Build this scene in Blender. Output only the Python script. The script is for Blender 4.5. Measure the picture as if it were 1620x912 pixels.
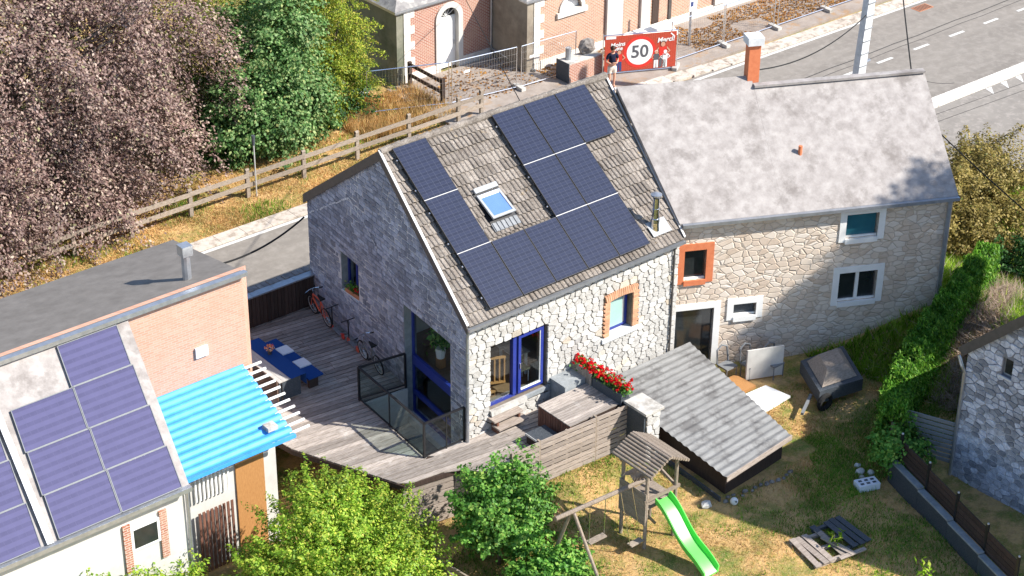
import bpy, math, random
import numpy as np
from mathutils import Vector, Matrix, Euler
R = math.radians
SC = bpy.context.scene
for o in list(bpy.data.objects): bpy.data.objects.remove(o)
COL = SC.collection
random.seed(7)

# ------------------------------------------------------------------ camera, sky, sun, exposure
YAW, PITCH, ROLL = R(39.739), R(29.943), R(0.586)
CAM = Vector((-27.933, -34.478, 30.093))
fwd = Vector((math.sin(YAW)*math.cos(PITCH), math.cos(YAW)*math.cos(PITCH), -math.sin(PITCH)))
rgt = Vector((math.cos(YAW), -math.sin(YAW), 0)); upv = rgt.cross(fwd)
r2 = rgt*math.cos(ROLL)+upv*math.sin(ROLL); u2 = -rgt*math.sin(ROLL)+upv*math.cos(ROLL)
cd = bpy.data.cameras.new('camera'); cam = bpy.data.objects.new('camera', cd); COL.objects.link(cam)
cam.matrix_world = Matrix(((r2.x,u2.x,-fwd.x,CAM.x),(r2.y,u2.y,-fwd.y,CAM.y),(r2.z,u2.z,-fwd.z,CAM.z),(0,0,0,1)))
cd.sensor_width = 36; cd.lens = 3105.39/1620*36; cd.clip_end = 1500; cd.clip_start = 1
SC.camera = cam
SUN_AZ, SUN_EL = R(142.0), R(41)
w = bpy.data.worlds.new('World'); SC.world = w; w.use_nodes = True
nt = w.node_tree; nt.nodes.clear()
sky = nt.nodes.new('ShaderNodeTexSky'); sky.sky_type = 'NISHITA'; sky.sun_disc = False
sky.sun_elevation = SUN_EL; sky.sun_rotation = SUN_AZ; sky.air_density = 1.0; sky.dust_density = 0.5; sky.ozone_density = 2.8
bg = nt.nodes.new('ShaderNodeBackground'); bg.inputs['Strength'].default_value = 0.125
wo = nt.nodes.new('ShaderNodeOutputWorld')
nt.links.new(sky.outputs[0], bg.inputs[0]); nt.links.new(bg.outputs[0], wo.inputs[0])
ld = bpy.data.lights.new('sun', 'SUN'); ld.energy = 5.0; ld.angle = R(0.53); ld.color = (1.0, 0.945, 0.86)
sun = bpy.data.objects.new('sun', ld); COL.objects.link(sun)
sdir = Vector((math.sin(SUN_AZ)*math.cos(SUN_EL), math.cos(SUN_AZ)*math.cos(SUN_EL), math.sin(SUN_EL)))
sun.rotation_euler = sdir.to_track_quat('Z', 'Y').to_euler(); sun.location = (20, -30, 40)
vs = SC.view_settings; vs.view_transform = 'Standard'; vs.look = 'None'; vs.exposure = 0.85; vs.gamma = 1.0
vs.use_curve_mapping = False

# ------------------------------------------------------------------ materials
MATS = {}
class NT:
    def __init__(s, name):
        s.m = bpy.data.materials.new(name); s.m.use_nodes = True; s.t = s.m.node_tree; s.t.nodes.clear()
        s.out = s.n('ShaderNodeOutputMaterial'); MATS[name] = s.m
    def n(s, typ, **kw):
        x = s.t.nodes.new(typ)
        for k, v in kw.items(): setattr(x, k, v)
        return x
    def l(s, a, b): s.t.links.new(a, b)
    def setin(s, node, key, v):
        if hasattr(v, 'is_output') or isinstance(v, bpy.types.NodeSocket): s.l(v, node.inputs[key])
        else: node.inputs[key].default_value = v
    def pos(s, stretch=(1,1,1), obj=False):
        g = s.n('ShaderNodeTexCoord').outputs['Object'] if obj else s.n('ShaderNodeNewGeometry').outputs['Position']
        mp = s.n('ShaderNodeMapping'); mp.inputs['Scale'].default_value = stretch; s.l(g, mp.inputs[0]); return mp.outputs[0]
    def noise(s, scale, vec, detail=4, rough=.6, dist=0):
        x = s.n('ShaderNodeTexNoise'); x.inputs['Scale'].default_value = scale; x.inputs['Detail'].default_value = detail
        x.inputs['Roughness'].default_value = rough; x.inputs['Distortion'].default_value = dist; s.l(vec, x.inputs['Vector']); return x.outputs['Fac']
    def ramp(s, fac, stops):
        x = s.n('ShaderNodeValToRGB'); e = x.color_ramp.elements
        while len(e) < len(stops): e.new(.5)
        for i, (p, c) in enumerate(stops):
            e[i].position = p; e[i].color = (c, c, c, 1) if isinstance(c, (int, float)) else (*c, 1)
        s.l(fac, x.inputs[0]); return x.outputs[0]
    def mix(s, f, a, b, mode='MIX'):
        x = s.n('ShaderNodeMix', data_type='RGBA', blend_type=mode)
        s.setin(x, 0, f); 
        for k, v in ((6, a), (7, b)):
            if isinstance(v, tuple): x.inputs[k].default_value = (*v, 1)
            else: s.l(v, x.inputs[k])
        return x.outputs[2]
    def math(s, op, a, b=0.0, c=None):
        x = s.n('ShaderNodeMath', operation=op); s.setin(x, 0, a); s.setin(x, 1, b)
        if c is not None: s.setin(x, 2, c)
        return x.outputs[0]
    def sep(s, v):
        x = s.n('ShaderNodeSeparateXYZ'); s.l(v, x.inputs[0]); return x.outputs
    def comb(s, x, y, z=0.0):
        c = s.n('ShaderNodeCombineXYZ'); s.setin(c, 0, x); s.setin(c, 1, y); s.setin(c, 2, z); return c.outputs[0]
    def bump(s, h, strength=.3, dist=.02):
        b = s.n('ShaderNodeBump'); b.inputs['Strength'].default_value = strength; b.inputs['Distance'].default_value = dist
        s.l(h, b.inputs['Height']); return b.outputs[0]
    def rnd(s, lo, hi):
        mr = s.n('ShaderNodeMapRange'); mr.inputs[3].default_value = lo; mr.inputs[4].default_value = hi
        s.l(s.n('ShaderNodeObjectInfo').outputs['Random'], mr.inputs[0]); return mr.outputs[0]
    def bsdf(s, col, rough=.8, normal=None, spec=.3, metal=0.0, **kw):
        p = s.n('ShaderNodeBsdfPrincipled')
        if isinstance(col, tuple): p.inputs['Base Color'].default_value = (*col, 1)
        else: s.l(col, p.inputs['Base Color'])
        s.setin(p, 'Roughness', rough); p.inputs['Specular IOR Level'].default_value = spec; p.inputs['Metallic'].default_value = metal
        for k, v in kw.items(): p.inputs[k].default_value = v
        if normal is not None: s.l(normal, p.inputs['Normal'])
        s.l(p.outputs[0], s.out.inputs[0]); return p
def lighten(s, col, lo, hi):
    h = s.n('ShaderNodeHueSaturation'); s.l(s.rnd(lo, hi), h.inputs['Value']); s.l(col, h.inputs['Color']); return h.outputs[0]
def pm(name, c1, c2, scale=4, stretch=(1,1,1), rough=.8, bump=.25, bscale=None, rand=.15, spec=.3, metal=0, c3=None, c3s=1.3, c3t=(.5,.62), bd=.02):
    s = NT(name); v = s.pos(stretch); f = s.noise(scale, v, 6, .65)
    col = s.ramp(f, [(.3, c1), (.7, c2)])
    if c3: 
        col = s.mix(s.ramp(s.noise(c3s, s.pos(), 5, .7), [(c3t[0], 0.), (c3t[1], 1.)]), col, c3)
    if rand: col = lighten(s, col, 1-rand, 1+rand)
    nr = s.bump(s.noise(bscale or scale*4, v, 3, .7), bump, bd) if bump else None
    s.bsdf(col, rough, nr, spec, metal); return s.m
# stone, mortar
def stone_mat(name, c1, c2, c3, rand, isl=False):
    s = NT(name); v = s.pos(); f = s.noise(7, v, 6, .7)
    col = s.ramp(f, [(.25, c1), (.5, c2), (.8, c3)])
    if isl:
        h = s.n('ShaderNodeHueSaturation'); mr = s.n('ShaderNodeMapRange'); mr.inputs[3].default_value = 1-rand; mr.inputs[4].default_value = 1+rand
        g = s.n('ShaderNodeNewGeometry'); s.l(g.outputs['Random Per Island'], mr.inputs[0]); s.l(mr.outputs[0], h.inputs['Value']); s.l(col, h.inputs['Color']); col = h.outputs[0]
    else:
        wn = s.n('ShaderNodeTexWhiteNoise', noise_dimensions='1D'); s.l(s.n('ShaderNodeObjectInfo').outputs['Random'], wn.inputs['W'])
        tint = s.ramp(wn.outputs['Value'], [(.0, (1,.93,.82)), (.03, (.97,.85,.7)), (.07, (.95,.94,.92)), (.8, (1,1,.99)), (1., (.82,.82,.82))])
        col = s.mix(1.0, col, tint, 'MULTIPLY'); col = lighten(s, col, 1-rand, 1+rand)
    col = s.mix(s.ramp(s.noise(30, v, 4, .8), [(.55, 0.), (.75, .45)]), col, tuple(a*.45 for a in c1))
    s.bsdf(col, .9, s.bump(s.noise(22, v, 5, .75), .5, .03), .2); return s.m
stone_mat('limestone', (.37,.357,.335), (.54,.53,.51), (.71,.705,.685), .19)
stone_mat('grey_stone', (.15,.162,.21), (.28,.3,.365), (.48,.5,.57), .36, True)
stone_mat('blue_stone', (.2,.215,.26), (.4,.42,.48), (.66,.68,.73), .5, True)
pm('mortar', (.13,.105,.08), (.24,.2,.16), 6, rand=0)
pm('lap_shade', (.04,.033,.026), (.085,.07,.055), 9, rand=0)  # shade line under each tile lip, painted as a dark colour
pm('mortar_grey', (.48,.48,.5), (.66,.66,.67), 5, rand=0, c3=(.2,.205,.235), c3s=.45, c3t=(.42,.58))
pm('pale_seam', (.4,.41,.44), (.56,.57,.59), 9, rand=.2)
pm('lead', (.16,.17,.18), (.26,.27,.285), 7, rough=.5, rand=0, bump=.1)
pm('window_grey', (.3,.31,.32), (.38,.39,.4), 7, rough=.4, rand=0, bump=.03)
# roof tile
s = NT('roof_tile'); v = s.pos(); f = s.noise(3, v, 6, .7)
col = s.ramp(f, [(.28, (.15,.125,.105)), (.5, (.235,.205,.178)), (.72, (.32,.285,.25))])
col = s.mix(s.ramp(s.noise(26, v, 4, .8), [(.48, 0.), (.6, .65)]), col, (.085,.068,.055))
col = s.mix(s.ramp(s.noise(17, s.pos((1,1.3,1)), 4, .8), [(.56, 0.), (.66, .7)]), col, (.46,.425,.375))
col = s.mix(s.ramp(s.noise(2.1, v, 3, .6), [(.66, 0.), (.74, .5)]), col, (.42,.27,.08))
col = lighten(s, col, .8, 1.18); s.bsdf(col, .95, s.bump(s.noise(40, v, 4, .8), .6, .02), .15)
pm('slate', (.16,.15,.15), (.3,.285,.27), 3, rand=.1, bscale=14, c3=(.4,.38,.35))
pm('fibre_roof', (.25,.225,.212), (.4,.37,.35), 3.2, bscale=18, rand=0, c3=(.2,.178,.165), c3s=1.3, c3t=(.5,.68))
pm('bitumen_roof', (.15,.135,.12), (.22,.2,.18), 2.2, bscale=18, rand=0)
pm('fascia', (.07,.065,.06), (.1,.09,.085), 6, rough=.5, rand=0)
pm('zinc', (.35,.37,.4), (.5,.52,.55), 5, rough=.35, metal=.7, bump=.05, rand=.05)
pm('pale_metal', (.46,.46,.46), (.58,.58,.57), 8, rough=.45, metal=.3, bump=.03, rand=0)
pm('steel', (.6,.62,.65), (.72,.74,.77), 8, rough=.18, metal=1, bump=.02, rand=0)
pm('black_metal', (.012,.012,.014), (.02,.02,.022), 8, rough=.4, bump=0, rand=0, spec=.5)
pm('blue_frame', (.02,.035,.22), (.026,.045,.27), 8, rough=.35, bump=0, rand=0, spec=.5)
pm('white_paint', (.72,.72,.7), (.82,.82,.8), 3, rough=.5, bump=.03, rand=.04)
pm('white_render', (.48,.465,.435), (.6,.585,.55), 2, rough=.9, bump=.1, rand=0)
pm('dressed_stone', (.6,.56,.5), (.76,.73,.68), 4, rough=.9, bump=.2, rand=.1)
pm('sill_stone', (.52,.53,.54), (.68,.69,.7), 6, rough=.8, bump=.1, rand=.05)
pm('concrete', (.38,.36,.33), (.54,.52,.48), 5, rough=.9, bump=.2, rand=.12, c3=(.27,.25,.22), c3s=2)
pm('deck_wood', (.18,.152,.132), (.45,.4,.36), 2.5, (1.2,14,14), rand=.3, bump=.3, bscale=6, c3=(.5,.47,.44), c3s=1.4, c3t=(.56,.75))
pm('fence_wood', (.21,.17,.14), (.4,.34,.295), 2.5, (1.5,10,14), rand=.17, bump=.35, bscale=6)
pm('rail_wood', (.19,.155,.12), (.36,.3,.245), 3, (3,8,8), rand=.15, bump=.35)
pm('play_wood', (.18,.14,.105), (.34,.28,.225), 4, (6,6,3), rand=.15, bump=.3)
pm('red_wood', (.14,.06,.04), (.23,.11,.075), 3, (12,12,1.2), rand=.18, bump=.25)
pm('dark_wood', (.035,.022,.018), (.075,.05,.04), 3, (14,14,1), rand=.25, bump=.3)
pm('grey_panel', (.2,.22,.23), (.32,.34,.35), 5, rand=.05, bump=.1)
pm('slate_panel', (.035,.045,.055), (.09,.1,.115), 9, (3,3,3), rand=.1, bump=.4, rough=.5)
pm('warm_wood', (.36,.17,.06), (.5,.26,.1), 4, (10,10,2), rand=.08, bump=.1, rough=.5)
pm('asphalt', (.19,.17,.148), (.255,.23,.2), .7, (.25,1.6,1), rand=0, bump=.25, bscale=90, c3=(.3,.272,.24), c3s=2.6, c3t=(.45,.75))
pm('side_asphalt', (.21,.19,.168), (.275,.25,.22), 1.2, rand=0, bump=.25, bscale=70, c3=(.3,.27,.24), c3s=3)
pm('road_paint', (.52,.51,.48), (.68,.67,.64), 12, rand=0, bump=0, c3=(.4,.38,.36), c3s=9, c3t=(.58,.66))
pm('tar', (.045,.042,.04), (.09,.085,.08), 8, rand=0, bump=0)
pm('kerb', (.44,.38,.32), (.6,.53,.46), 5, rand=.1, bump=.2, c3=(.3,.25,.2), c3s=3)
pm('pavement', (.24,.2,.17), (.36,.31,.27), 1.6, rand=0, bump=.3, bscale=30, c3=(.33,.2,.1), c3s=1.1, c3t=(.55,.7))
pm('orange_brick', (.5,.26,.15), (.64,.37,.23), 7, rand=.16, bump=.3)
pm('chimney_clay', (.55,.16,.07), (.66,.22,.1), 7, rand=0, bump=.1)
pm('rubber', (.012,.012,.012), (.02,.02,.02), 9, rough=.9, bump=0, rand=0)
pm('red_paint', (.55,.045,.03), (.62,.06,.035), 9, rough=.35, bump=0, rand=0)
pm('coral_paint', (.6,.1,.06), (.66,.13,.07), 9, rough=.35, bump=0, rand=0)
pm('grey_paint', (.16,.17,.18), (.2,.21,.22), 9, rough=.35, bump=0, rand=0)
pm('navy_cloth', (.008,.01,.028), (.014,.016,.04), 30, rough=.95, bump=.2, rand=0)
pm('beige_cloth', (.62,.54,.46), (.72,.64,.56), 30, rough=.95, bump=.2, rand=0)
pm('skin', (.52,.27,.18), (.58,.31,.21), 20, rough=.6, bump=0, rand=0)
pm('hair', (.03,.015,.01), (.06,.03,.018), 40, rough=.6, bump=.2, rand=0)
pm('blue_cloth', (.004,.045,.2), (.006,.06,.25), 20, (4,4,4), rough=.9, bump=.15, rand=0)
pm('pale_cushion', (.66,.7,.74), (.75,.78,.81), 12, rough=.9, bump=.1, rand=.03)
pm('table_wood', (.36,.34,.32), (.5,.48,.45), 4, (9,1.5,9), rough=.7, bump=.2, rand=.08)
pm('slide_green', (.1,.6,.08), (.13,.68,.1), 3, rough=.36, bump=0, rand=0, spec=.5)
pm('blue_sheet', (.05,.28,.68), (.08,.36,.78), 3, rough=.4, bump=.05, rand=0)
pm('grey_sheet', (.17,.17,.168), (.27,.27,.265), 2.5, (.6,4,1), rough=.8, bump=.1, rand=0, c3=(.13,.127,.125), c3s=1.2)
pm('room_wall', (.55,.53,.49), (.6,.58,.54), 2, bump=0, rand=0)
pm('room_floor', (.2,.12,.065), (.3,.19,.11), 3, (1,9,1), bump=0, rand=0, rough=.5)
pm('terracotta', (.4,.16,.08), (.5,.22,.12), 9, bump=.1, rand=0)
pm('soil', (.05,.035,.025), (.1,.07,.05), 12, bump=.6, rand=0)
pm('bark', (.11,.085,.065), (.22,.18,.14), 6, (4,4,1), bump=.6, rand=0)
pm('cell_dark', (.01,.012,.025), (.015,.017,.032), 2, rough=.25, bump=0, rand=0, spec=.5)
pm('foam_block', (.6,.63,.68), (.72,.75,.8), 6, bump=.1, rand=0)
pm('pot_mix', (.3,.3,.3), (.4,.4,.4), 6, bump=.1, rand=.3)
pm('banner_red', (.62,.035,.025), (.66,.045,.03), 5, bump=0, rand=0, rough=.5)
pm('print_grey', (.09,.09,.1), (.11,.11,.12), 5, bump=0, rand=0)
pm('print_blue', (.04,.06,.16), (.05,.07,.18), 5, bump=0, rand=0)
# brick walls
def brick_mat(name, c1, c2, mort, bw=.21, rh=.068, ms=.012, weather=None):
    s = NT(name); p = s.sep(s.pos()); v = s.comb(s.math('ADD', p[0], p[1]), p[2])
    b = s.n('ShaderNodeTexBrick'); b.inputs['Scale'].default_value = 1; b.inputs['Brick Width'].default_value = bw; b.inputs['Row Height'].default_value = rh
    b.inputs['Mortar Size'].default_value = ms; b.inputs['Color1'].default_value = (*c1,1); b.inputs['Color2'].default_value = (*c2,1); b.inputs['Mortar'].default_value = (*mort,1)
    b.inputs['Bias'].default_value = -.1
    s.l(v, b.inputs['Vector']); n = s.noise(1.1, s.pos(), 5, .7)
    col = s.mix(s.ramp(n, [(.48, 0.), (.68, .6)]), b.outputs['Color'], weather or mort)
    s.bsdf(col, .9, s.bump(b.outputs['Fac'], -.4, .01), .2)
brick_mat('red_brick', (.31,.1,.06), (.4,.16,.1), (.5,.42,.36), weather=(.44,.3,.22))
brick_mat('tan_brick', (.36,.17,.1), (.46,.26,.16), (.52,.44,.37), weather=(.5,.36,.26))
brick_mat('peach_brick', (.5,.26,.18), (.57,.33,.24), (.5,.36,.29), weather=(.46,.28,.2))
brick_mat('banner_brick', (.42,.05,.03), (.28,.04,.025), (.5,.09,.05), .09, .035, .008, weather=(.5,.06,.035))
# green-stained render
pm('stained_render', (.14,.15,.11), (.3,.28,.22), .9, bump=.15, rand=0, c3=(.1,.115,.075), c3s=.6, c3t=(.45,.65))
pm('brown_render', (.26,.22,.17), (.38,.33,.26), .9, bump=.15, rand=0, c3=(.17,.14,.11), c3s=.6, c3t=(.45,.7))
# glass
def glass(name, col, rough=.02, refl=.05):
    s = NT(name); t = s.n('ShaderNodeBsdfTransparent'); t.inputs[0].default_value = (*col, 1)
    g = s.n('ShaderNodeBsdfGlossy'); g.inputs['Roughness'].default_value = rough
    lw_ = s.n('ShaderNodeLayerWeight'); lw_.inputs[0].default_value = .5
    m = s.n('ShaderNodeMixShader'); f = s.math('MULTIPLY_ADD', s.math('POWER', lw_.outputs['Facing'], 4.0), .6, refl)
    s.l(f, m.inputs[0]); s.l(t.outputs[0], m.inputs[1]); s.l(g.outputs[0], m.inputs[2]); s.l(m.outputs[0], s.out.inputs[0])
glass('window_glass', (.86,.91,.91), refl=.06); glass('rail_glass', (.84,.9,.88), refl=.035)
pm('frosted_pane', (.3,.47,.44), (.34,.51,.48), 2, rough=.15, bump=0, rand=0, spec=.6)
pm('teal_pane', (.02,.1,.14), (.03,.14,.18), 2, rough=.12, bump=0, rand=0, spec=.6)
pm('dark_pane', (.012,.016,.018), (.03,.035,.036), 2, rough=.1, bump=0, rand=0, spec=.6)
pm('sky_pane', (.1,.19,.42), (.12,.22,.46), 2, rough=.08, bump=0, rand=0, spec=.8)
# solar module print: dark cells with thin pale grid
def solar(name, base, line, rough):
    s = NT(name); p = s.sep(s.pos(obj=True))
    def grid(c, w, t): return s.math('LESS_THAN', s.math('FRACT', s.math('DIVIDE', c, w)), t)
    g = s.math('MAXIMUM', s.math('MULTIPLY', grid(p[0], .186, .05), .9), s.math('MULTIPLY', grid(p[1], .0855, .09), .75))
    fine = s.math('MULTIPLY', grid(p[0], .0186, .18), .22)
    g = s.math('MAXIMUM', g, fine)
    wn = s.noise(3, s.pos(), 4, .6)
    b = s.mix(wn, tuple(a*.8 for a in base), tuple(a*1.25 for a in base))
    b = s.mix(s.math('MULTIPLY', s.math('GREATER_THAN', s.math('FRACT', s.math('DIVIDE', p[1], .171)), .5), .35), b, tuple(a*1.7 for a in base))
    col = s.mix(g, b, line)
    s.bsdf(col, rough, None, .5)
solar('solar_cells', (.017,.021,.042), (.06,.066,.095), .2)
pm('boulder_rock', (.09,.075,.065), (.3,.28,.26), 3, bump=.6, rand=0)
solar('solar_blue', (.072,.068,.135), (.09,.086,.16), .13)
# leaves
def leaf(name, stops, trans=.35, gloss=.12):
    s = NT(name); g = s.n('ShaderNodeNewGeometry')
    col = s.ramp(g.outputs['Random Per Island'], stops)
    big = s.ramp(s.noise(.7, s.pos(), 3, .6), [(.35, .72), (.65, 1.2)])
    col = s.mix(1.0, col, big, 'MULTIPLY')
    d = s.n('ShaderNodeBsdfDiffuse'); s.l(col, d.inputs[0]); t = s.n('ShaderNodeBsdfTranslucent'); s.l(col, t.inputs[0])
    m = s.n('ShaderNodeMixShader'); m.inputs[0].default_value = trans; s.l(d.outputs[0], m.inputs[1]); s.l(t.outputs[0], m.inputs[2])
    gl = s.n('ShaderNodeBsdfGlossy'); gl.inputs['Roughness'].default_value = .55
    m2 = s.n('ShaderNodeMixShader'); m2.inputs[0].default_value = gloss*.16; s.l(m.outputs[0], m2.inputs[1]); s.l(gl.outputs[0], m2.inputs[2])
    s.l(m2.outputs[0], s.out.inputs[0])
leaf('beech_leaf', [(0,(.11,.06,.055)), (.4,(.24,.15,.13)), (.75,(.37,.26,.22)), (.93,(.5,.39,.31)), (1,(.33,.32,.15))], .3, .2)
leaf('maple_leaf', [(0,(.05,.14,.035)), (.5,(.145,.28,.085)), (.85,(.28,.41,.16)), (1,(.42,.46,.18))], .4)
leaf('thuja_leaf', [(0,(.09,.17,.015)), (.5,(.26,.34,.03)), (.85,(.46,.49,.06)), (1,(.6,.47,.1))], .38)
leaf('dark_green_leaf', [(0,(.012,.045,.01)), (.6,(.03,.1,.02)), (1,(.06,.15,.03))], .3)
leaf('hornbeam_leaf', [(0,(.1,.22,.015)), (.45,(.25,.42,.035)), (.85,(.46,.58,.07)), (1,(.62,.57,.11))], .42)
leaf('shrub_leaf', [(0,(.045,.15,.02)), (.5,(.11,.29,.04)), (.85,(.22,.44,.07)), (1,(.36,.5,.1))], .38)
leaf('hedge_leaf', [(0,(.03,.12,.01)), (.5,(.1,.28,.02)), (.85,(.2,.42,.04)), (1,(.32,.48,.08))], .35)
leaf('elder_leaf', [(0,(.12,.1,.02)), (.5,(.27,.21,.055)), (.9,(.42,.33,.12)), (1,(.15,.2,.04))], .3)
leaf('dry_grass', [(0,(.36,.2,.07)), (.5,(.62,.39,.16)), (.85,(.76,.53,.26)), (1,(.36,.34,.09))], .3, 0)
leaf('green_grass', [(0,(.06,.17,.016)), (.5,(.15,.32,.035)), (.85,(.28,.43,.065)), (1,(.46,.44,.13))], .38, 0)
leaf('bright_grass', [(0,(.1,.22,.012)), (.5,(.24,.42,.03)), (.85,(.38,.54,.07)), (1,(.5,.5,.12))], .4, 0)
leaf('straw', [(0,(.27,.19,.13)), (.5,(.42,.32,.24)), (1,(.58,.48,.38))], .2, 0)
leaf('litter_leaf', [(0,(.16,.06,.015)), (.5,(.3,.14,.035)), (1,(.42,.24,.08))], .1, 0)
leaf('red_petal', [(0,(.5,.006,.01)), (.5,(.68,.012,.018)), (1,(.78,.04,.05))], .3, 0)
leaf('mixed_petal', [(0,(.75,.3,.02)), (.35,(.8,.66,.5)), (.7,(.7,.06,.12)), (1,(.85,.5,.3))], .3, 0)
# ground
s = NT('ground_soil'); v = s.pos()
col = s.ramp(s.noise(.9, v, 6, .7), [(.36, (.11,.18,.03)), (.46, (.3,.26,.07)), (.54, (.58,.37,.15)), (.75, (.68,.45,.21))])
col = s.mix(s.ramp(s.noise(6, v, 5, .75), [(.45, 0.), (.7, .7)]), col, (.33,.2,.1))
col = s.mix(s.ramp(s.noise(25, v, 3, .7), [(.5, 0.), (.7, .5)]), col, (.62,.47,.26))
s.bsdf(col, 1, s.bump(s.noise(18, v, 5, .8), .8, .06), .1)

# ------------------------------------------------------------------ mesh helpers
WL = {}
def reg(o, parent, loc):
    WL[o.name] = Vector(loc); o.parent = parent
def tag(o, label=None, cat=None, group=None, kind=None):
    if label: o['label'] = label
    if cat: o['category'] = cat
    if group: o['group'] = group
    if kind: o['kind'] = kind
    return o
def empty(name, loc, label, cat, group=None, rz=0):
    o = bpy.data.objects.new(name, None); COL.objects.link(o); o.location = loc; o.rotation_euler = (0, 0, rz); o.empty_display_size = .2
    WL[o.name] = Vector(loc); return tag(o, label, cat, group)
class MB:
    def __init__(s): s.v = []; s.f = []
    def add(s, vs, fs):
        b = len(s.v); s.v += [tuple(p) for p in vs]; s.f += [tuple(i+b for i in f) for f in fs]; return s
    def box(s, c, size, rz=0, rx=0, ry=0):
        M = Euler((rx, ry, rz)).to_matrix(); h = Vector(size)*.5; c = Vector(c)
        vs = [c+M@Vector((sx*h.x, sy*h.y, sz*h.z)) for sz in (-1,1) for sx, sy in ((-1,-1),(1,-1),(1,1),(-1,1))]
        return s.add(vs, [(3,2,1,0),(4,5,6,7),(0,1,5,4),(1,2,6,5),(2,3,7,6),(3,0,4,7)])
    def mm(s, a, b):
        return s.box([(a[i]+b[i])/2 for i in range(3)], [abs(b[i]-a[i]) for i in range(3)])
    def bar(s, p0, p1, w, h, up=(0,0,1)):
        p0, p1 = Vector(p0), Vector(p1); d = (p1-p0).normalized(); u = Vector(up)
        if abs(d.dot(u)) > .99: u = Vector((0,1,0))
        x = d.cross(u).normalized(); z = x.cross(d)
        vs = [p+x*(sx*w/2)+z*(sz*h/2) for p in (p0, p1) for sx, sz in ((-1,-1),(1,-1),(1,1),(-1,1))]
        return s.add(vs, [(3,2,1,0),(4,5,6,7),(0,1,5,4),(1,2,6,5),(2,3,7,6),(3,0,4,7)])
    def tube(s, pts, r, n=8, cap=True):
        pts = [Vector(p) for p in pts]; m = len(pts)
        rr = r if isinstance(r, (list, tuple)) else [r]*m
        vs = []; prev = None
        for i, p in enumerate(pts):
            d = (pts[min(i+1, m-1)]-pts[max(i-1, 0)]).normalized()
            u = Vector((0,0,1)) if abs(d.z) < .95 else Vector((0,1,0))
            x = d.cross(u).normalized()
            if prev is not None and x.dot(prev) < 0: x = -x
            prev = x; y = x.cross(d)
            vs += [p+(x*math.cos(2*math.pi*k/n)+y*math.sin(2*math.pi*k/n))*rr[i] for k in range(n)]
        fs = [(i*n+k, i*n+(k+1) % n, (i+1)*n+(k+1) % n, (i+1)*n+k) for i in range(m-1) for k in range(n)]
        if cap: fs += [tuple(range(n))[::-1], tuple((m-1)*n+k for k in range(n))]
        return s.add(vs, fs)
    def prism(s, poly, vec):
        n = len(poly); vec = Vector(vec); a = [Vector(p) for p in poly]
        return s.add(a+[p+vec for p in a], [tuple(range(n))[::-1], tuple(range(n, 2*n))]+[(i, (i+1) % n, n+(i+1) % n, n+i) for i in range(n)])
    def ring(s, c, rad, r, axis='y', n=24, m=6):
        c = Vector(c); vs = []
        for i in range(n):
            a = 2*math.pi*i/n; e = Vector((math.cos(a), 0, math.sin(a))) if axis == 'y' else Vector((0, math.cos(a), math.sin(a)))
            ax = Vector((0,1,0)) if axis == 'y' else Vector((1,0,0))
            for j in range(m):
                b = 2*math.pi*j/m; vs.append(c+e*(rad+r*math.cos(b))+ax*(r*math.sin(b)))
        return s.add(vs, [(i*m+j, ((i+1) % n)*m+j, ((i+1) % n)*m+(j+1) % m, i*m+(j+1) % m) for i in range(n) for j in range(m)])
    def sphere(s, c, r, n=10, m=7):
        c = Vector(c); r = Vector(r) if not isinstance(r, (int, float)) else Vector((r,r,r)); vs = [c+Vector((0,0,r.z))]
        for i in range(1, m):
            t = math.pi*i/m
            vs += [c+Vector((r.x*math.sin(t)*math.cos(2*math.pi*k/n), r.y*math.sin(t)*math.sin(2*math.pi*k/n), r.z*math.cos(t))) for k in range(n)]
        vs.append(c-Vector((0,0,r.z))); fs = [(0, 1+k, 1+(k+1) % n) for k in range(n)]
        fs += [(1+i*n+k, 1+(i+1)*n+k, 1+(i+1)*n+(k+1) % n, 1+i*n+(k+1) % n) for i in range(m-2) for k in range(n)]
        L = len(vs)-1; fs += [(L, 1+(m-2)*n+(k+1) % n, 1+(m-2)*n+k) for k in range(n)]
        return s.add(vs, fs)
    def build(s, name, mat, parent=None, world=True, smooth=False):
        vs = [Vector(p) for p in s.v]
        if parent is not None: o0 = WL[parent.name] if world else Vector((0,0,0)); loc = Vector((0,0,0))
        else:
            xs = [p.x for p in vs]; ys = [p.y for p in vs]
            o0 = Vector(((min(xs)+max(xs))/2, (min(ys)+max(ys))/2, min(p.z for p in vs))); loc = o0
        me = bpy.data.meshes.new(name); me.from_pydata([p-o0 for p in vs], [], s.f); me.materials.append(MATS[mat]); me.validate()
        if smooth: me.polygons.foreach_set('use_smooth', [True]*len(me.polygons))
        o = bpy.data.objects.new(name, me); COL.objects.link(o); o.location = loc
        WL[o.name] = WL[parent.name] if parent is not None else o0
        if parent is not None: o.parent = parent
        return o
CUBE = {}
def slab(name, mat, parent, c, size, rz=0, rx=0, ry=0):
    """a board/brick: shared unit cube, scaled"""
    if mat not in CUBE:
        me = bpy.data.meshes.new('board'); b = MB().box((0,0,0), (1,1,1)); me.from_pydata(b.v, [], b.f); me.materials.append(MATS[mat]); CUBE[mat] = me
    o = bpy.data.objects.new(name, CUBE[mat]); COL.objects.link(o)
    c = Vector(c); o.location = c-(WL[parent.name] if parent else Vector((0,0,0))); o.scale = size; o.rotation_euler = (rx, ry, rz)
    WL[o.name] = c
    if parent: o.parent = parent
    return o
def struct(o): o['kind'] = 'structure'; return o
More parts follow.
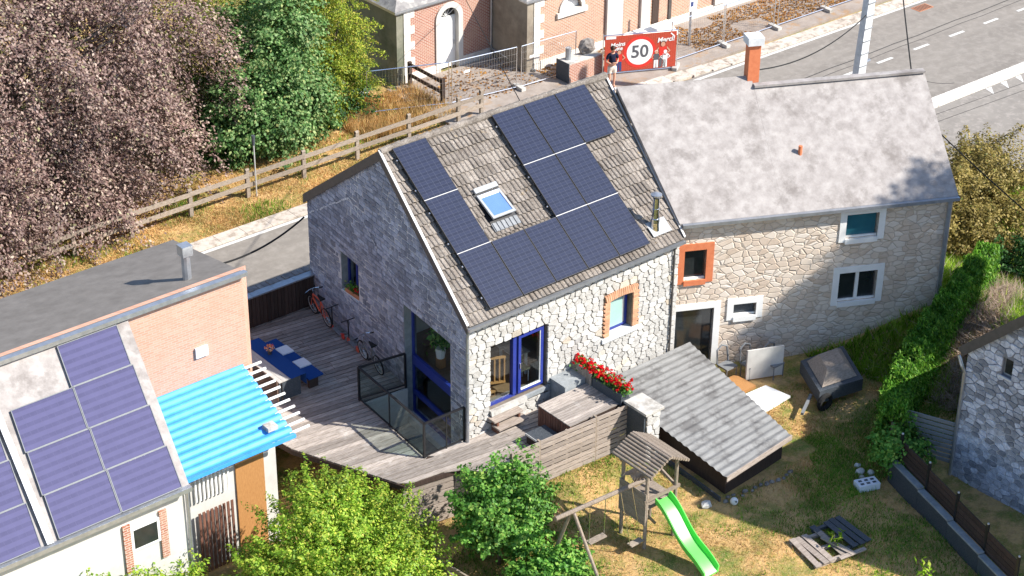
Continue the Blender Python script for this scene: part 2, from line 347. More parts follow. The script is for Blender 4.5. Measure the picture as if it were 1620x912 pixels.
def np_mesh(name, V, F, mat, parent=None, loc=(0,0,0), smooth=False):
    """V (n,3), F (m,k) numpy; fast"""
    me = bpy.data.meshes.new(name); n, (m, k) = len(V), F.shape
    me.vertices.add(n); me.vertices.foreach_set('co', (V-np.array(loc)).astype(np.float32).ravel())
    me.loops.add(m*k); me.loops.foreach_set('vertex_index', F.astype(np.int32).ravel())
    me.polygons.add(m); me.polygons.foreach_set('loop_start', (np.arange(m)*k).astype(np.int32)); me.polygons.foreach_set('loop_total', np.full(m, k, np.int32))
    me.update(calc_edges=True); me.materials.append(MATS[mat])
    o = bpy.data.objects.new(name, me); COL.objects.link(o)
    if parent is None: o.location = loc; WL[o.name] = Vector(loc)
    else: o.parent = parent; WL[o.name] = WL[parent.name]
    return o
# ------------------------------------------------------------------ terrain, road, pavements
def sst(a, b, x):
    t = np.clip((x-a)/(b-a), 0, 1); return t*t*(3-2*t)
def H(x, y):
    x = np.asarray(x, float); y = np.asarray(y, float)
    z = -1.0 - .8*sst(0.3, -3.2, x)*sst(9, 4, y) + .06*np.sin(x*1.3+y*.7)*np.cos(y*1.1-x*.4)*sst(9, 5, y)
    dk = sst(-6.4, -5.4, x)*sst(8.0, 7.0, x)*sst(-.6, .3, y)*sst(9.3, 8.7, y)
    z = z*(1-dk) + (-2.1)*dk
    fence = sst(-.2, 1, x)*sst(4.4, 3.6, x)*sst(-3.6, -2.0, y)*sst(.2, -.6, y)   # bank below the terrace screen
    z = z + .35*fence
    z = z + 1.3*sst(11.2, 15, x+.25*(y+3.5))*sst(20, 15.5, x)*sst(-8.2, -5.6, y)*sst(6, 1, y)   # grassy bank beside the neighbour
    hw = np.where(x > 8, np.maximum(sst(12, 29, x+y)*(x > 8), sst(7.5, 11, y)), sst(9.2, 10.6, y)); z = z*(1-hw) + (-2.37)*hw
    return z
gx = np.r_[-400, -200, -90, -45, np.arange(-26, 48.1, .5), 70, 130, 250, 450]; gy = np.r_[-300, -120, -50, -26, np.arange(-18, 40.1, .5), 50, 90, 180, 400]
GX, GY = np.meshgrid(gx, gy); V = np.stack([GX, GY, H(GX, GY)], -1).reshape(-1, 3); nx, ny = len(gx), len(gy)
ii, jj = np.meshgrid(np.arange(nx-1), np.arange(ny-1)); a = (jj*nx+ii).ravel()
o = np_mesh('ground', V, np.stack([a, a+1, a+1+nx, a+nx], -1), 'ground_soil'); struct(o); o.data.polygons.foreach_set('use_smooth', [True]*len(o.data.polygons))
def sheet(name, poly, z, mat, th=.05):
    return struct(MB().prism([(x, y, z-th) for x, y in poly], (0, 0, th)).build(name, mat))
ZR = -.8
# street things are scaled up about the camera position, setting the road lower
SU, SO = 1.0486, Vector((1.357, 1.676, -1.462)); STREET = []
def SF(p): return Vector(p)*SU+SO
def mark(): return set(bpy.data.objects)
def to_street(before, skip=()):
    for o in bpy.data.objects:
        if o not in before and o.parent is None and not o.name.startswith(skip or ('\0',)): STREET.append(o)
b0_ = mark()
sheet('road', [(-120, 9.3), (14, 9.3), (17, 7.95), (140, 7.95), (140, 15.0), (-120, 15.0)], ZR, 'asphalt')
sheet('side_road', [(19, 7.3), (23, 4.2), (26, 1.6), (40, -12), (90, -12), (90, 7.3)], ZR, 'side_asphalt')
sheet('far_pavement', [(12.2, 15.75), (12.2, 21.4), (17.6, 21.4), (17.6, 19.3), (120, 19.3), (120, 15.75)], ZR+.05, 'pavement', .15)
sheet('edge_line', [(-60, 14.7), (90, 14.7), (90, 14.84), (-60, 14.84)], ZR+.004, 'road_paint', .004)
cl = empty('centre_line', (30, 11.5, ZR), None, None); cl['kind'] = 'structure'
for i in range(-4, 14): slab('dash', 'road_paint', cl, (27.2+i*2.2, 11.5+.003*i, ZR+.003), (.9, .13, .004))
ck = empty('tar_joint', (30, 12.4, ZR), None, None); ck['kind'] = 'structure'
for dy, wd in ((0, .05), (-.36, .03)):
    m = MB(); pts = [(18+i*1.3, 12.1+dy+.028*i+.03*math.sin(i*2.1), ZR+.004) for i in range(20)]
    for p, q in zip(pts, pts[1:]): m.bar(p, q, wd, .004)
    m.build('joint', 'tar', ck)
m = MB(); pts = [(30.2+.9*math.cos(t)*1.3, 9.6+1.3*math.sin(t), ZR+.004) for t in np.linspace(2.6, 4.4, 14)]
for p, q in zip(pts, pts[1:]): m.bar(p, q, .035, .004)
m.build('skid_mark', 'tar', ck)
m = MB()
for a, b in (((21, 7.2), (38, 6.4)), ((21, 6.7), (38, 5.95)), ((23, 4.5), (27, 4.2))): m.bar((*a, ZR+.004), (*b, ZR+.004), .025, .004)
m.build('joint', 'tar', ck)
k = empty('kerb', (10, 15.3, ZR), None, None); k['kind'] = 'structure'
for i in range(58):
    x = -10.5+i*.98; yy = 15.2+(.35*math.exp(-((x-19.5)/3.5)**2))
    slab('kerbstone', 'kerb', k, (x, yy, ZR+.0), (.965, .62, .1+.012*random.random()), rz=random.uniform(-.006, .006))
k = empty('give_way_kerb', (31, 7.65, ZR), None, None); k['kind'] = 'structure'
for i in range(14): slab('kerbstone', 'dressed_stone', k, (26.2+i*.98, 7.63, ZR+.0), (.95, .58, .1+.01*random.random()))
for i in range(10):
    x = 30.35+i*.9; MB().prism([(x, 7.25, ZR+.001), (x+.35, 7.25, ZR+.001), (x-.15, 6.72, ZR+.001)], (0, 0, .004)).build('give_way_tooth', 'road_paint', k)
g = empty('drain_cover', (34.9, 14.25, ZR), 'rusty brown drain grate at the edge of the road by the white line', 'drain')
MB().mm((34.45, 14.0, ZR+.002), (35.35, 14.5, ZR+.012)).build('frame', 'terracotta', g)
for i in range(7): slab('grate_bar', 'tar', g, (34.55+i*.115, 14.25, ZR+.014), (.05, .42, .012))
to_street(b0_)
# ------------------------------------------------------------------ the stone house
TP = math.tan(R(35.73)); CP, SP = math.cos(R(35.73)), math.sin(R(35.73))
XL = lambda y: -.72+.11*y           # gable wall face
XR = lambda y: 6.96+.186*y          # right wall face
RL = lambda y: -.775+.1128*y        # roof edges
RR = lambda y: 7.0+.188*y
YF, YB, YRI = .12, 8.93, 4.41
ZT = lambda y: 3.70+TP*y           # tile plane
ZRI = ZT(YRI)
def ztop(y): return (ZT(y) if y < YRI else ZRI-TP*(y-YRI))-.16
house = empty('stone_house', (3.2, 4.5, -1.0), 'grey stone house with solar panels, blue window frames and a tiled gable roof', 'house')
def strips(us, holes, bot, top, put):
    """split a wall (u, z) into boxes around rectangular holes; put(u0,u1,zb0,zb1,zt0,zt1)"""
    for u0, u1 in zip(us, us[1:]):
        um = (u0+u1)/2; hs = sorted([(h[2], h[3]) for h in holes if h[0] <= um <= h[1]])
        z = None
        for a, b in hs:
            put(u0, u1, bot if z is None else z, bot if z is None else z, a, a); z = b
        put(u0, u1, bot if z is None else z, bot if z is None else z, top(u0), top(u1))
DOOR = (.1, 2.09, .62, 2.62); WIN = (4.36, 5.23, 1.34, 2.47)
BIG = (.93, 3.37, -1.0, 2.62); SMALL = (5.92, 6.95, 1.34, 2.62)
T = .42
m = MB()
def pf(u0, u1, a0, a1, b0, b1):
    m.add([(u0, YF, a0), (u1, YF, a1), (u1, YF, b1), (u0, YF, b0), (u0, YF+T, a0), (u1, YF+T, a1), (u1, YF+T, b1), (u0, YF+T, b0)],
          [(0,1,2,3), (7,6,5,4), (0,4,5,1), (1,5,6,2), (2,6,7,3), (3,7,4,0)])
strips([XL(YF)+.08, DOOR[0], DOOR[1], WIN[0], WIN[1], XR(YF)-.004], [DOOR, WIN], -2.2, lambda u: ZT(YF)-.16, pf)
fw = m.build('front_wall', 'mortar', house)
m = MB()
def pg(u0, u1, a0, a1, b0, b1):
    P = lambda y, d, z: (XL(y)+d, y, z)
    m.add([P(u0,0,a0), P(u1,0,a1), P(u1,0,b1), P(u0,0,b0), P(u0,T,a0), P(u1,T,a1), P(u1,T,b1), P(u0,T,b0)],
          [(3,2,1,0), (4,5,6,7), (0,1,5,4), (1,2,6,5), (2,3,7,6), (3,0,4,7)])
strips([YF+.004, BIG[0], BIG[1], YRI, SMALL[0], SMALL[1], YB], [BIG, SMALL], -2.2, ztop, pg)
gw = m.build('gable_wall', 'mortar_grey', house)
m = MB(); zz = ztop
m.prism([(XR(YF), YF+T+.002, -2.2), (XR(YB), YB, -2.2), (XR(YB), YB, zz(YB)), (XR(YRI), YRI, zz(YRI)-.0), (XR(YF), YF+T+.002, zz(YF+T))], (-.35, 0, 0)).build('side_wall', 'mortar_grey', house)
MB().mm((XL(YB)+T+.01, YB-.4, -2.8), (XR(YB)-.36, YB, zz(YB))).build('rear_wall', 'mortar_grey', house)
# --- rubble stones: clipped Voronoi cells
def clip(poly, nx, ny, c):   # keep nx*x+ny*y <= c
    out = []
    for i in range(len(poly)):
        p, q = poly[i], poly[(i+1) % len(poly)]; a = nx*p[0]+ny*p[1]-c; b = nx*q[0]+ny*q[1]-c
        if a <= 0: out.append(p)
        if (a < 0) != (b < 0) and a != b:
            t = a/(a-b); out.append((p[0]+t*(q[0]-p[0]), p[1]+t*(q[1]-p[1])))
    return out
def inset(poly, d):
    cx = sum(p[0] for p in poly)/len(poly); cy = sum(p[1] for p in poly)/len(poly); out = poly
    for i in range(len(poly)):
        p, q = poly[i], poly[(i+1) % len(poly)]; nx, ny = q[1]-p[1], p[0]-q[0]; L = math.hypot(nx, ny)
        if L < 1e-6: continue
        nx /= L; ny /= L
        if nx*(cx-p[0])+ny*(cy-p[1]) > 0: nx, ny = -nx, -ny
        out = clip(out, nx, ny, nx*p[0]+ny*p[1]-d)
        if len(out) < 3: return []
    return out
def chaikin(poly, k=.13):
    out = []
    for i in range(len(poly)):
        p, q = poly[i], poly[(i+1) % len(poly)]
        out += [(p[0]+k*(q[0]-p[0]), p[1]+k*(q[1]-p[1])), (q[0]-k*(q[0]-p[0]), q[1]-k*(q[1]-p[1]))]
    return out
def cells(seeds, edges, holes, gap, ay=1.4, reach=1.2):
    """edges: half planes (nx,ny,c). ay stretches height so cells come out wider than tall"""
    S = np.array(seeds); res = []
    for i, (x, y) in enumerate(seeds):
        poly = [(x-reach, y-reach), (x+reach, y-reach), (x+reach, y+reach), (x-reach, y+reach)]
        d = np.hypot(S[:, 0]-x, (S[:, 1]-y)*ay); nb = np.argsort(d)[1:22]
        for j in nb:
            qx, qy = S[j]; nx_, ny_ = qx-x, (qy-y)*ay*ay
            poly = clip(poly, nx_, ny_, nx_*(x+qx)/2+ny_*(y+qy)/2)
            if len(poly) < 3: break
        for e in edges: poly = clip(poly, *e)
        for h in holes:
            if len(poly) < 3: break
            xs = [p[0] for p in poly]; ys = [p[1] for p in poly]
            if max(xs) > h[0] and min(xs) < h[1] and max(ys) > h[2] and min(ys) < h[3]:
                opts = [((1,0,h[0]), h[0]-x), ((-1,0,-h[1]), x-h[1]), ((0,1,h[2]), h[2]-y), ((0,-1,-h[3]), y-h[3])]
                poly = clip(poly, *max(opts, key=lambda t: t[1])[0])
        if len(poly) < 3: continue
        poly = inset(poly, gap)
        if len(poly) >= 3: res.append(chaikin(poly))
    return res
def scatter(x0, x1, y0, y1, sx, sy, jit, rng):
    out = []; y = y0+sy*.4; r = 0
    while y < y1:
        row = sy*rng.uniform(.85, 1.25); x = x0+rng.uniform(.1, .9)*sx
        while x < x1:
            out.append((x, y+rng.uniform(-jit, jit)*sy)); x += sx*rng.uniform(.6, 1.45)
        y += row; r += 1
    return out
def inh(p, h, e=0): return h[0]-e < p[0] < h[1]+e and h[2]-e < p[1] < h[3]+e
rng = random.Random(5)
def stone_into(m, poly, P, th):
    """P(u,z,out) -> 3d point; tapered stone"""
    n = len(poly); cx = sum(p[0] for p in poly)/n; cz = sum(p[1] for p in poly)/n; b = len(m.v)
    t1 = th*rng.uniform(.8, 1.3); tl = (rng.uniform(-.2, .2), rng.uniform(-.2, .2))
    back = [P(u, z, -.02) for u, z in poly]
    front = [P(cx+(u-cx)*.93, cz+(z-cz)*.92, max(.008, t1+tl[0]*(u-cx)*.25+tl[1]*(z-cz)*.25)) for u, z in poly]
    m.add(back+front, [tuple(range(n, 2*n))]+[(i, (i+1) % n, n+(i+1) % n, n+i) for i in range(n)])
HB = (4.12, 5.45, 1.36, 2.74); SILL = (4.08, 5.47, 1.19, 1.36); DS = (.06, 2.13, .42, .62)
seeds = [p for p in scatter(XL(YF), XR(YF), -.25, 3.6, .27, .15, .24, rng) if not (inh(p, DOOR) or inh(p, HB) or inh(p, SILL) or inh(p, DS))]
EDG = [(-1,0,-XL(YF)-.0), (1,0,XR(YF)), (0,1,ZT(YF)-.17), (0,-1,.3)]
PF = lambda u, z, d: (u, YF-d, z)
ST = cells(seeds, EDG, [DOOR, HB, SILL, DS], .008)
ST.sort(key=lambda p: -(max(a[0] for a in p)-min(a[0] for a in p))*(max(a[1] for a in p)-min(a[1] for a in p)))
rest = MB()
for i, poly in enumerate(ST):
    if i < 300: mm_ = MB(); stone_into(mm_, poly, PF, .035); mm_.build('stone', 'limestone', fw)
    else: stone_into(rest, poly, PF, .035)
if rest.v: rest.build('small_stones', 'limestone', fw)['kind'] = 'stuff'
def coursed(x0, x1, z0, z1, edges, holes, gap, rng, hh=(.1, .2), ww=(.16, .48), jit=.016):
    res = []; z = z0
    while z < z1:
        h = rng.uniform(*hh); x = x0-rng.uniform(0, .3)
        while x < x1:
            w = rng.uniform(*ww); cx, cz = x+w/2, z+h/2; J = lambda: rng.uniform(-jit, jit)
            poly = [(x+J(), z+J()), (x+w*.5, z+J()*.8), (x+w+J(), z+J()), (x+w+J(), z+h+J()), (x+w*.5, z+h+J()*.8), (x+J(), z+h+J())]; x += w
            for e in edges:
                if len(poly) >= 3: poly = clip(poly, *e)
            for hl in holes:
                if len(poly) < 3: break
                if inh((cx, cz), hl): poly = []; break
                xs = [p[0] for p in poly]; ys = [p[1] for p in poly]
                if max(xs) > hl[0] and min(xs) < hl[1] and max(ys) > hl[2] and min(ys) < hl[3]:
                    opts = [((1,0,hl[0]), hl[0]-cx), ((-1,0,-hl[1]), cx-hl[1]), ((0,1,hl[2]), hl[2]-cz), ((0,-1,-hl[3]), cz-hl[3])]; poly = clip(poly, *max(opts, key=lambda t: t[1])[0])
            if len(poly) >= 3:
                poly = inset(poly, gap)
                if len(poly) >= 3: res.append(chaikin(poly, .1))
        z += h
    return res
# gable stones: coursed, one mass of geometry
seeds = [p for p in scatter(YF, YB, -.9, 6.9, .36, .165, .14, rng) if p[1] < ztop(p[0])+.05 and not inh(p, BIG, .02) and not inh(p, SMALL, .02)]
nrm = Vector((-1, .11, 0)).normalized()
PG = lambda u, z, d: (XL(u)+nrm.x*d, u+nrm.y*d, z)
TPn = math.hypot(1, TP)
EDG = [(-1,0,-YF), (1,0,YB), (-TP,1,ztop(YF)-TP*YF), (TP,1,ztop(YB)+TP*YB), (0,-1,.9)]
m = MB()
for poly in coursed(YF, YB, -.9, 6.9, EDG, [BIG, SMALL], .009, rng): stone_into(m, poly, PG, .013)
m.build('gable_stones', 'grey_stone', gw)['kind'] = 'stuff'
for a, b in (((8.9,2.98),(6.33,4.62)), ((5.65,4.3),(3.42,2.83)), ((6.22,4.1),(6.18,5.2)), ((5.8,4.3),(5.74,5.4)), ((6.33,4.62),(5.65,4.3))):
    m = MB(); L_ = math.hypot(b[0]-a[0], b[1]-a[1]); k_ = int(L_/.13)
    for i in range(k_):
        if rng.random() < .16: continue
        t0, t1 = (i+rng.uniform(0, .3))/k_, (i+rng.uniform(.7, 1.1))/k_; dj = rng.uniform(-.025, .025)
        p0 = PG(a[0]+(b[0]-a[0])*t0, a[1]+(b[1]-a[1])*t0+dj, .012); p1 = PG(a[0]+(b[0]-a[0])*t1, a[1]+(b[1]-a[1])*t1+dj, .012); m.bar(p0, p1, .045*rng.uniform(.5, 1.3), .014, up=nrm)
    m.build('mortar_seam', 'pale_seam', gw)['kind'] = 'stuff'
# window bricks, sills
hb = house
for side in (0, 1):
    for i in range(17):
        z = 1.40+i*.066; wd = .24 if (i+side) % 2 else .19
        x = WIN[0]-wd/2 if side == 0 else WIN[1]+wd/2
        slab('brick', 'orange_brick', fw, (x, YF-.018+.10, z), (wd-.012, .29, .056))
for i in range(17):
    t = (i-8)/8; x = 4.795+t*.56; z = 2.58+.07*(1-t*t); slab('brick', 'orange_brick', fw, (x, YF-.02+.1, z), (.055, .29, .235), ry=t*.28)
MB().mm((4.08, YF-.09, 1.213), (5.47, YF+.2, 1.35)).build('sill', 'sill_stone', fw)
MB().prism([(.06, YF-.14, .47), (1.32, YF-.14, .47), (1.32, YF-.1, .615), (.06, YF-.1, .615)], (0, .24, .0)).build('sill', 'concrete', fw)
MB().mm((1.325, YF-.08, .5), (2.13, YF+.12, .615)).build('sill', 'grey_panel', fw)
# front door / window set (blue): thing part with sub parts
def frame_rect(m, x0, x1, z0, z1, y, w, d):
    m.mm((x0, y, z0), (x0+w, y+d, z1)).mm((x1-w, y, z0), (x1, y+d, z1)).mm((x0+w, y, z0), (x1-w, y+d, z0+w)).mm((x0+w, y, z1-w), (x1-w, y+d, z1))
m = MB(); frame_rect(m, DOOR[0]+.002, DOOR[1]-.002, .625, 2.615, YF+.12, .07, .1); m.mm((.98, YF+.10, .69), (1.12, YF+.24, 2.55))
pd = m.build('patio_door', 'blue_frame', house)
MB().mm((.17, YF+.17, .69), (.98, YF+.18, 2.55)).build('pane', 'window_glass', pd)
m = MB(); frame_rect(m, 1.13, 2.01, .70, 2.54, YF+.05, .09, .07); m.build('sash', 'blue_frame', pd)
MB().mm((1.22, YF+.08, .79), (1.92, YF+.09, 2.45)).build('pane', 'window_glass', pd)
m = MB(); m.mm((1.9, YF+.06, .8), (1.94, YF+.1, 2.44)).mm((1.22, YF+.04, .785), (1.92, YF+.1, .815)); m.build('weather_bar', 'white_paint', pd)
MB().mm((1.17, YF+.02, 1.5), (1.19, YF+.05, 1.66)).build('handle', 'steel', pd)
m = MB(); frame_rect(m, WIN[0]+.003, WIN[1]-.003, WIN[2]+.015, WIN[3]+.06, YF+.19, .07, .06)
wn = m.build('window', 'blue_frame', house)
m = MB(); frame_rect(m, WIN[0]+.07, WIN[1]-.08, WIN[2]+.085, WIN[3]+.0, YF+.15, .05, .05); m.build('sash', 'blue_frame', wn)
MB().add([(WIN[0]+.11, YF+.16, WIN[2]+.13), (WIN[1]-.2, YF+.16, WIN[2]+.13), (WIN[1]-.22, YF+.165, WIN[3]-.02), (WIN[0]+.11, YF+.165, WIN[3]-.02)], [(0,1,2,3)]).build('pane', 'frosted_pane', wn)
MB().mm((WIN[1]-.2, YF+.17, WIN[2]+.12), (WIN[1]-.12, YF+.18, WIN[3]-.03)).build('pane', 'pale_metal', wn)
MB().mm((WIN[0]+.004, YF+.26, WIN[2]+.02), (WIN[1]-.004, YF+.27, WIN[3]+.05)).build('blind', 'dark_pane', wn)
# big gable window, small gable window
def gframe(name, h, rec, w, bars, mat='blue_frame'):
    m = MB(); P = lambda y, d, z: Vector((XL(y)+d, y, z))
    def bar(y0, z0, y1, z1, ww, dd=.08): m.bar(P(y0, rec, z0), P(y1, rec, z1), ww if y0 == y1 else dd, dd if y0 == y1 else ww, up=(0,0,1))
    bar(h[0]+w/2, h[2], h[0]+w/2, h[3], w); bar(h[1]-w/2, h[2], h[1]-w/2, h[3], w)
    bar(h[0]+w, h[3]-w/2, h[1]-w, h[3]-w/2, w); bar(h[0]+w, h[2]+w/2, h[1]-w, h[2]+w/2, w)
    for z, ww in bars: bar(h[0]+w, z, h[1]-w, z, ww, .1)
    o = m.build(name, mat, house)
    zs = [h[2]+w]+[z for z, _ in bars]+[h[3]-w]
    for a, b in zip(zs, zs[1:]):
        MB().add([P(h[0]+w, rec+.02, a), P(h[1]-w, rec+.02, a), P(h[1]-w, rec+.02, b), P(h[0]+w, rec+.02, b)], [(3,2,1,0)]).build('pane', 'window_glass', o)
    return o
bw = gframe('gable_window', BIG, .28, .06, [(.78, .3), (-.3, .12)])
def jamb(h, o, mat='grey_panel'):
    for y, sg in ((h[1], -1), (h[0], 1)):
        MB().add([(XL(y), y+sg*.004, h[2]), (XL(y)+.27, y+sg*.004, h[2]), (XL(y)+.27, y+sg*.004, h[3]), (XL(y), y+sg*.004, h[3])], [(0,1,2,3) if sg < 0 else (3,2,1,0)]).build('reveal', mat, o)
jamb(BIG, bw)
sw = gframe('small_window', SMALL, .26, .06, []); jamb(SMALL, sw)
MB().bar((XL(6.4)+.26, 6.4, 1.4), (XL(6.4)+.26, 6.4, 2.56), .07, .08).build('mullion', 'blue_frame', sw)
MB().mm((XL(6.43)+.02, SMALL[0]+.01, 1.345), (XL(6.43)+.2, SMALL[1]-.01, 1.37)).build('sill', 'sill_stone', sw)
# --- roof
roof = MB()
def slope(m, y0, y1, z0, z1, th):
    q = [(RL(y0), y0, z0), (RR(y0), y0, z0), (RR(y1), y1, z1), (RL(y1), y1, z1)]
    m.add(q+[(a, b, c-th) for a, b, c in q], [(0,1,2,3), (7,6,5,4), (0,4,5,1), (1,5,6,2), (2,6,7,3), (3,7,4,0)])
slope(roof, -.02, YRI, ZT(-.02)-.045, ZT(YRI)-.045, .1); slope(roof, YRI+.001, YB+.08, ZRI-.045, ZRI-.045-TP*(YB+.08-YRI-.001), .1)
roof = roof.build('roof', 'slate', house)
# one tile: two rolls, with a lip; local x across, y up-slope, z out
TW, TL = .30, .345
prof = [(0, .0), (.02, .026), (.045, .036), (.075, .034), (.1, .008), (.15, .006), (.165, .03), (.19, .038), (.22, .034), (.245, .008), (.298, .004)]
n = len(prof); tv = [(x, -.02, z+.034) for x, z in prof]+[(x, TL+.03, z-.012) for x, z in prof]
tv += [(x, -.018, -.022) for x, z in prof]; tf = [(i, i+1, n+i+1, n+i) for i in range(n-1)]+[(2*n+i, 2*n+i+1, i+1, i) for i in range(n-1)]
tile_me = bpy.data.meshes.new('tile'); tile_me.from_pydata(tv, [], tf); tile_me.materials.append(MATS['roof_tile']); tile_me.materials.append(MATS['lap_shade']); tile_me.polygons.foreach_set('material_index', [0]*(n-1)+[1]*(n-1)); tile_me.polygons.foreach_set('use_smooth', [False]*len(tf))  # front lip faces carry the painted shade line
rx = R(35.73); panels = [(0,0),(1,0),(2,0),(3,0),(4,0),(0,1),(3,1),(4,1),(0,2),(3,2),(4,2),(5,2)]
cov = [(i*1.15, (i+1)*1.15, j*1.74, (j+1)*1.74) for i, j in panels]
def covered(x0, x1, v0, v1):
    return all(any(c[0]+.03 < x < c[1]-.03 and c[2]+.03 < v < c[3]-.03 for c in cov) for x in (x0, x1) for v in (v0+.03, v1))
nt_ = 0; hid = MB(); cut = []
row = 0; v = -.04/CP
while v < 5.36:
    y = v*CP; x0 = RL(y)+.02; x1 = RR(y)-.02; ncol = int((x1-x0)/TW); sx = (x1-x0)/(ncol*TW)
    for c in range(ncol):
        xa = x0+c*TW*sx; L = min(TL, (5.42-v))
        if 1.5 < xa+.15 < 2.46 and 2.42 < v+.17 < 3.42 and xa > 1.45 and xa+TW < 2.55: continue
        tr = Vector((xa, y, ZT(y)-.035))
        if covered(xa, xa+TW, v, v+TL) or nt_ >= 300:
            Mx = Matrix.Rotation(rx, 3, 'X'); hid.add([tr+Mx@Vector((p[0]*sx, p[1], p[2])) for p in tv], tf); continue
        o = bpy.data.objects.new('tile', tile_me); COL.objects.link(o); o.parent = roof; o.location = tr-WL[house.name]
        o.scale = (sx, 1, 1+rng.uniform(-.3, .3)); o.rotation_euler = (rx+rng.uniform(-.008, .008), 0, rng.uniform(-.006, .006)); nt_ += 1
    v += TL; row += 1
hid.build('tiles_beneath', 'roof_tile', roof)['kind'] = 'stuff'
nr = 25
for i in range(nr):
    a = i/nr; b = (i+1)/nr; xl, xr = RL(YRI), RR(YRI); m = MB(); z = ZRI+.015+rng.uniform(-.012, .012)
    m.tube([(xl+(xr-xl)*a, YRI, z-.02), (xl+(xr-xl)*b+.03, YRI, z-.005)], [.105, .12], 10); m.build('ridge_tile', 'roof_tile', roof)
# fascias: dark rake boards with a pale metal edge
def rake(edge, y0, y1, zf, d0, name, mat, w, out, up=0.0):
    m = MB(); m.add([(edge(y0)-out, y0, zf(y0)+up), (edge(y1)-out, y1, zf(y1)+up), (edge(y1)-out, y1, zf(y1)+up-d0), (edge(y0)-out, y0, zf(y0)+up-d0),
        (edge(y0)-out+w, y0, zf(y0)+up), (edge(y1)-out+w, y1, zf(y1)+up), (edge(y1)-out+w, y1, zf(y1)+up-d0), (edge(y0)-out+w, y0, zf(y0)+up-d0)],
        [(0,1,2,3), (7,6,5,4), (0,4,5,1), (1,5,6,2), (2,6,7,3), (3,7,4,0)]); return m.build(name, mat, roof)
zb = lambda y: ZRI-TP*(y-YRI)
rake(RL, -.04, YRI-.002, ZT, .27, 'rake_board', 'fascia', .05, .05, .03); rake(RL, YRI, YB+.12, zb, .3, 'rake_board', 'fascia', .05, .05, .04)
rake(RL, -.06, YRI, ZT, .03, 'rake_edge', 'pale_metal', .075, .055, .062)
rake(RR, -.06, YRI, ZT, .035, 'rake_edge', 'pale_metal', .06, 0, .06); rake(RR, -.03, YRI-.002, ZT, .2, 'rake_board', 'roof_tile', .03, 0, .02)
# gutter + downpipes
m = MB(); m.bar((RL(-.1)-.02, -.08, ZT(-.05)-.1), (RR(-.1)+.02, -.08, ZT(-.05)-.1), .12, .09); m.build('gutter', 'zinc', house)
m = MB(); m.bar((RL(0), .02, ZT(0)-.17), (RR(0), .02, ZT(0)-.17), .16, .05); m.build('gutter_board', 'fascia', house)
m = MB(); m.tube([(XL(0)-.04, -.03, 3.5), (XL(0)-.05, .0, 3.3), (XL(0)-.05, .0, -.9)], .045, 8)
for z in (.6, 1.7, 2.8): m.tube([(XL(0)-.05, .0, z), (XL(0)-.05, .0, z+.05)], .056, 8)
m.build('downpipe', 'zinc', house)
m = MB(); m.tube([(6.74, .03, 3.5), (6.74, .04, 3.3), (6.74, .04, -.2)], .03, 8); m.build('downpipe', 'fascia', house)
# panels
for i, j in panels:
    b = MB().mm((.012, .012, -.03), (1.11, 1.716, .0)); fr = MB(); 
    for a, c in (((.0,0,-.035),(1.122,.012,.004)), ((0,1.716,-.035),(1.122,1.728,.004)), ((0,.012,-.035),(.012,1.716,.004)), ((1.11,.012,-.035),(1.122,1.716,.004))): fr.mm(a, c)
    me = bpy.data.meshes.get('solar_face') 
    if me is None:
        me = bpy.data.meshes.new('solar_face'); me.from_pydata(b.v, [], b.f); me.materials.append(MATS['solar_cells'])
        mf = bpy.data.meshes.new('solar_frame'); mf.from_pydata(fr.v, [], fr.f); mf.materials.append(MATS['black_metal'])
    loc = Vector((i*1.15+.006, (j*1.74+.006)*CP, 3.9+(j*1.74+.006)*SP))
    o = bpy.data.objects.new('solar_panel', me); COL.objects.link(o); o.location = loc; o.rotation_euler = (rx+rng.uniform(-.004,.004), rng.uniform(-.004,.004), 0)
    where = {(0,0): 'at the lower corner of the tiled roof beside the gable', (1,0): 'second from the gable in the row above the gutter', (2,0): 'middle of the five in the row above the gutter', (3,0): 'fourth from the gable in the row above the gutter',
             (4,0): 'in the row above the gutter, next to the steel flue', (0,1): 'middle of the three along the gable edge', (3,1): 'in the middle row, facing the roof window', (4,1): 'in the middle row, on the side away from the roof window',
             (0,2): 'top of the three along the gable edge', (3,2): 'below the ridge, nearest the gable in that block', (4,2): 'middle of the three in the block below the ridge', (5,2): 'below the ridge, jutting out beyond the rows beneath'}[(i, j)]
    tag(o, 'dark blue solar panel '+where, 'solar panel', 'solar panels on the tiled roof')
    f = bpy.data.objects.new('frame', mf); COL.objects.link(f); f.parent = o
    rl = MB()
    for vy in (.35, 1.35): rl.mm((-.05, vy, -.075), (1.16, vy+.04, -.037))
    k = bpy.data.meshes.get('solar_rail')
    if k is None: k = bpy.data.meshes.new('solar_rail'); k.from_pydata(rl.v, [], rl.f); k.materials.append(MATS['steel'])
    f = bpy.data.objects.new('mounting_rail', k); COL.objects.link(f); f.parent = o
    if j > 0 and not (i == 5): 
        s_ = MB().mm((0, -.012, -.02), (1.14, .004, .008)); kk = bpy.data.meshes.get('solar_strip')
        if kk is None: kk = bpy.data.meshes.new('solar_strip'); kk.from_pydata(s_.v, [], s_.f); kk.materials.append(MATS['pale_metal'])
        f = bpy.data.objects.new('edge_strip', kk); COL.objects.link(f); f.parent = o
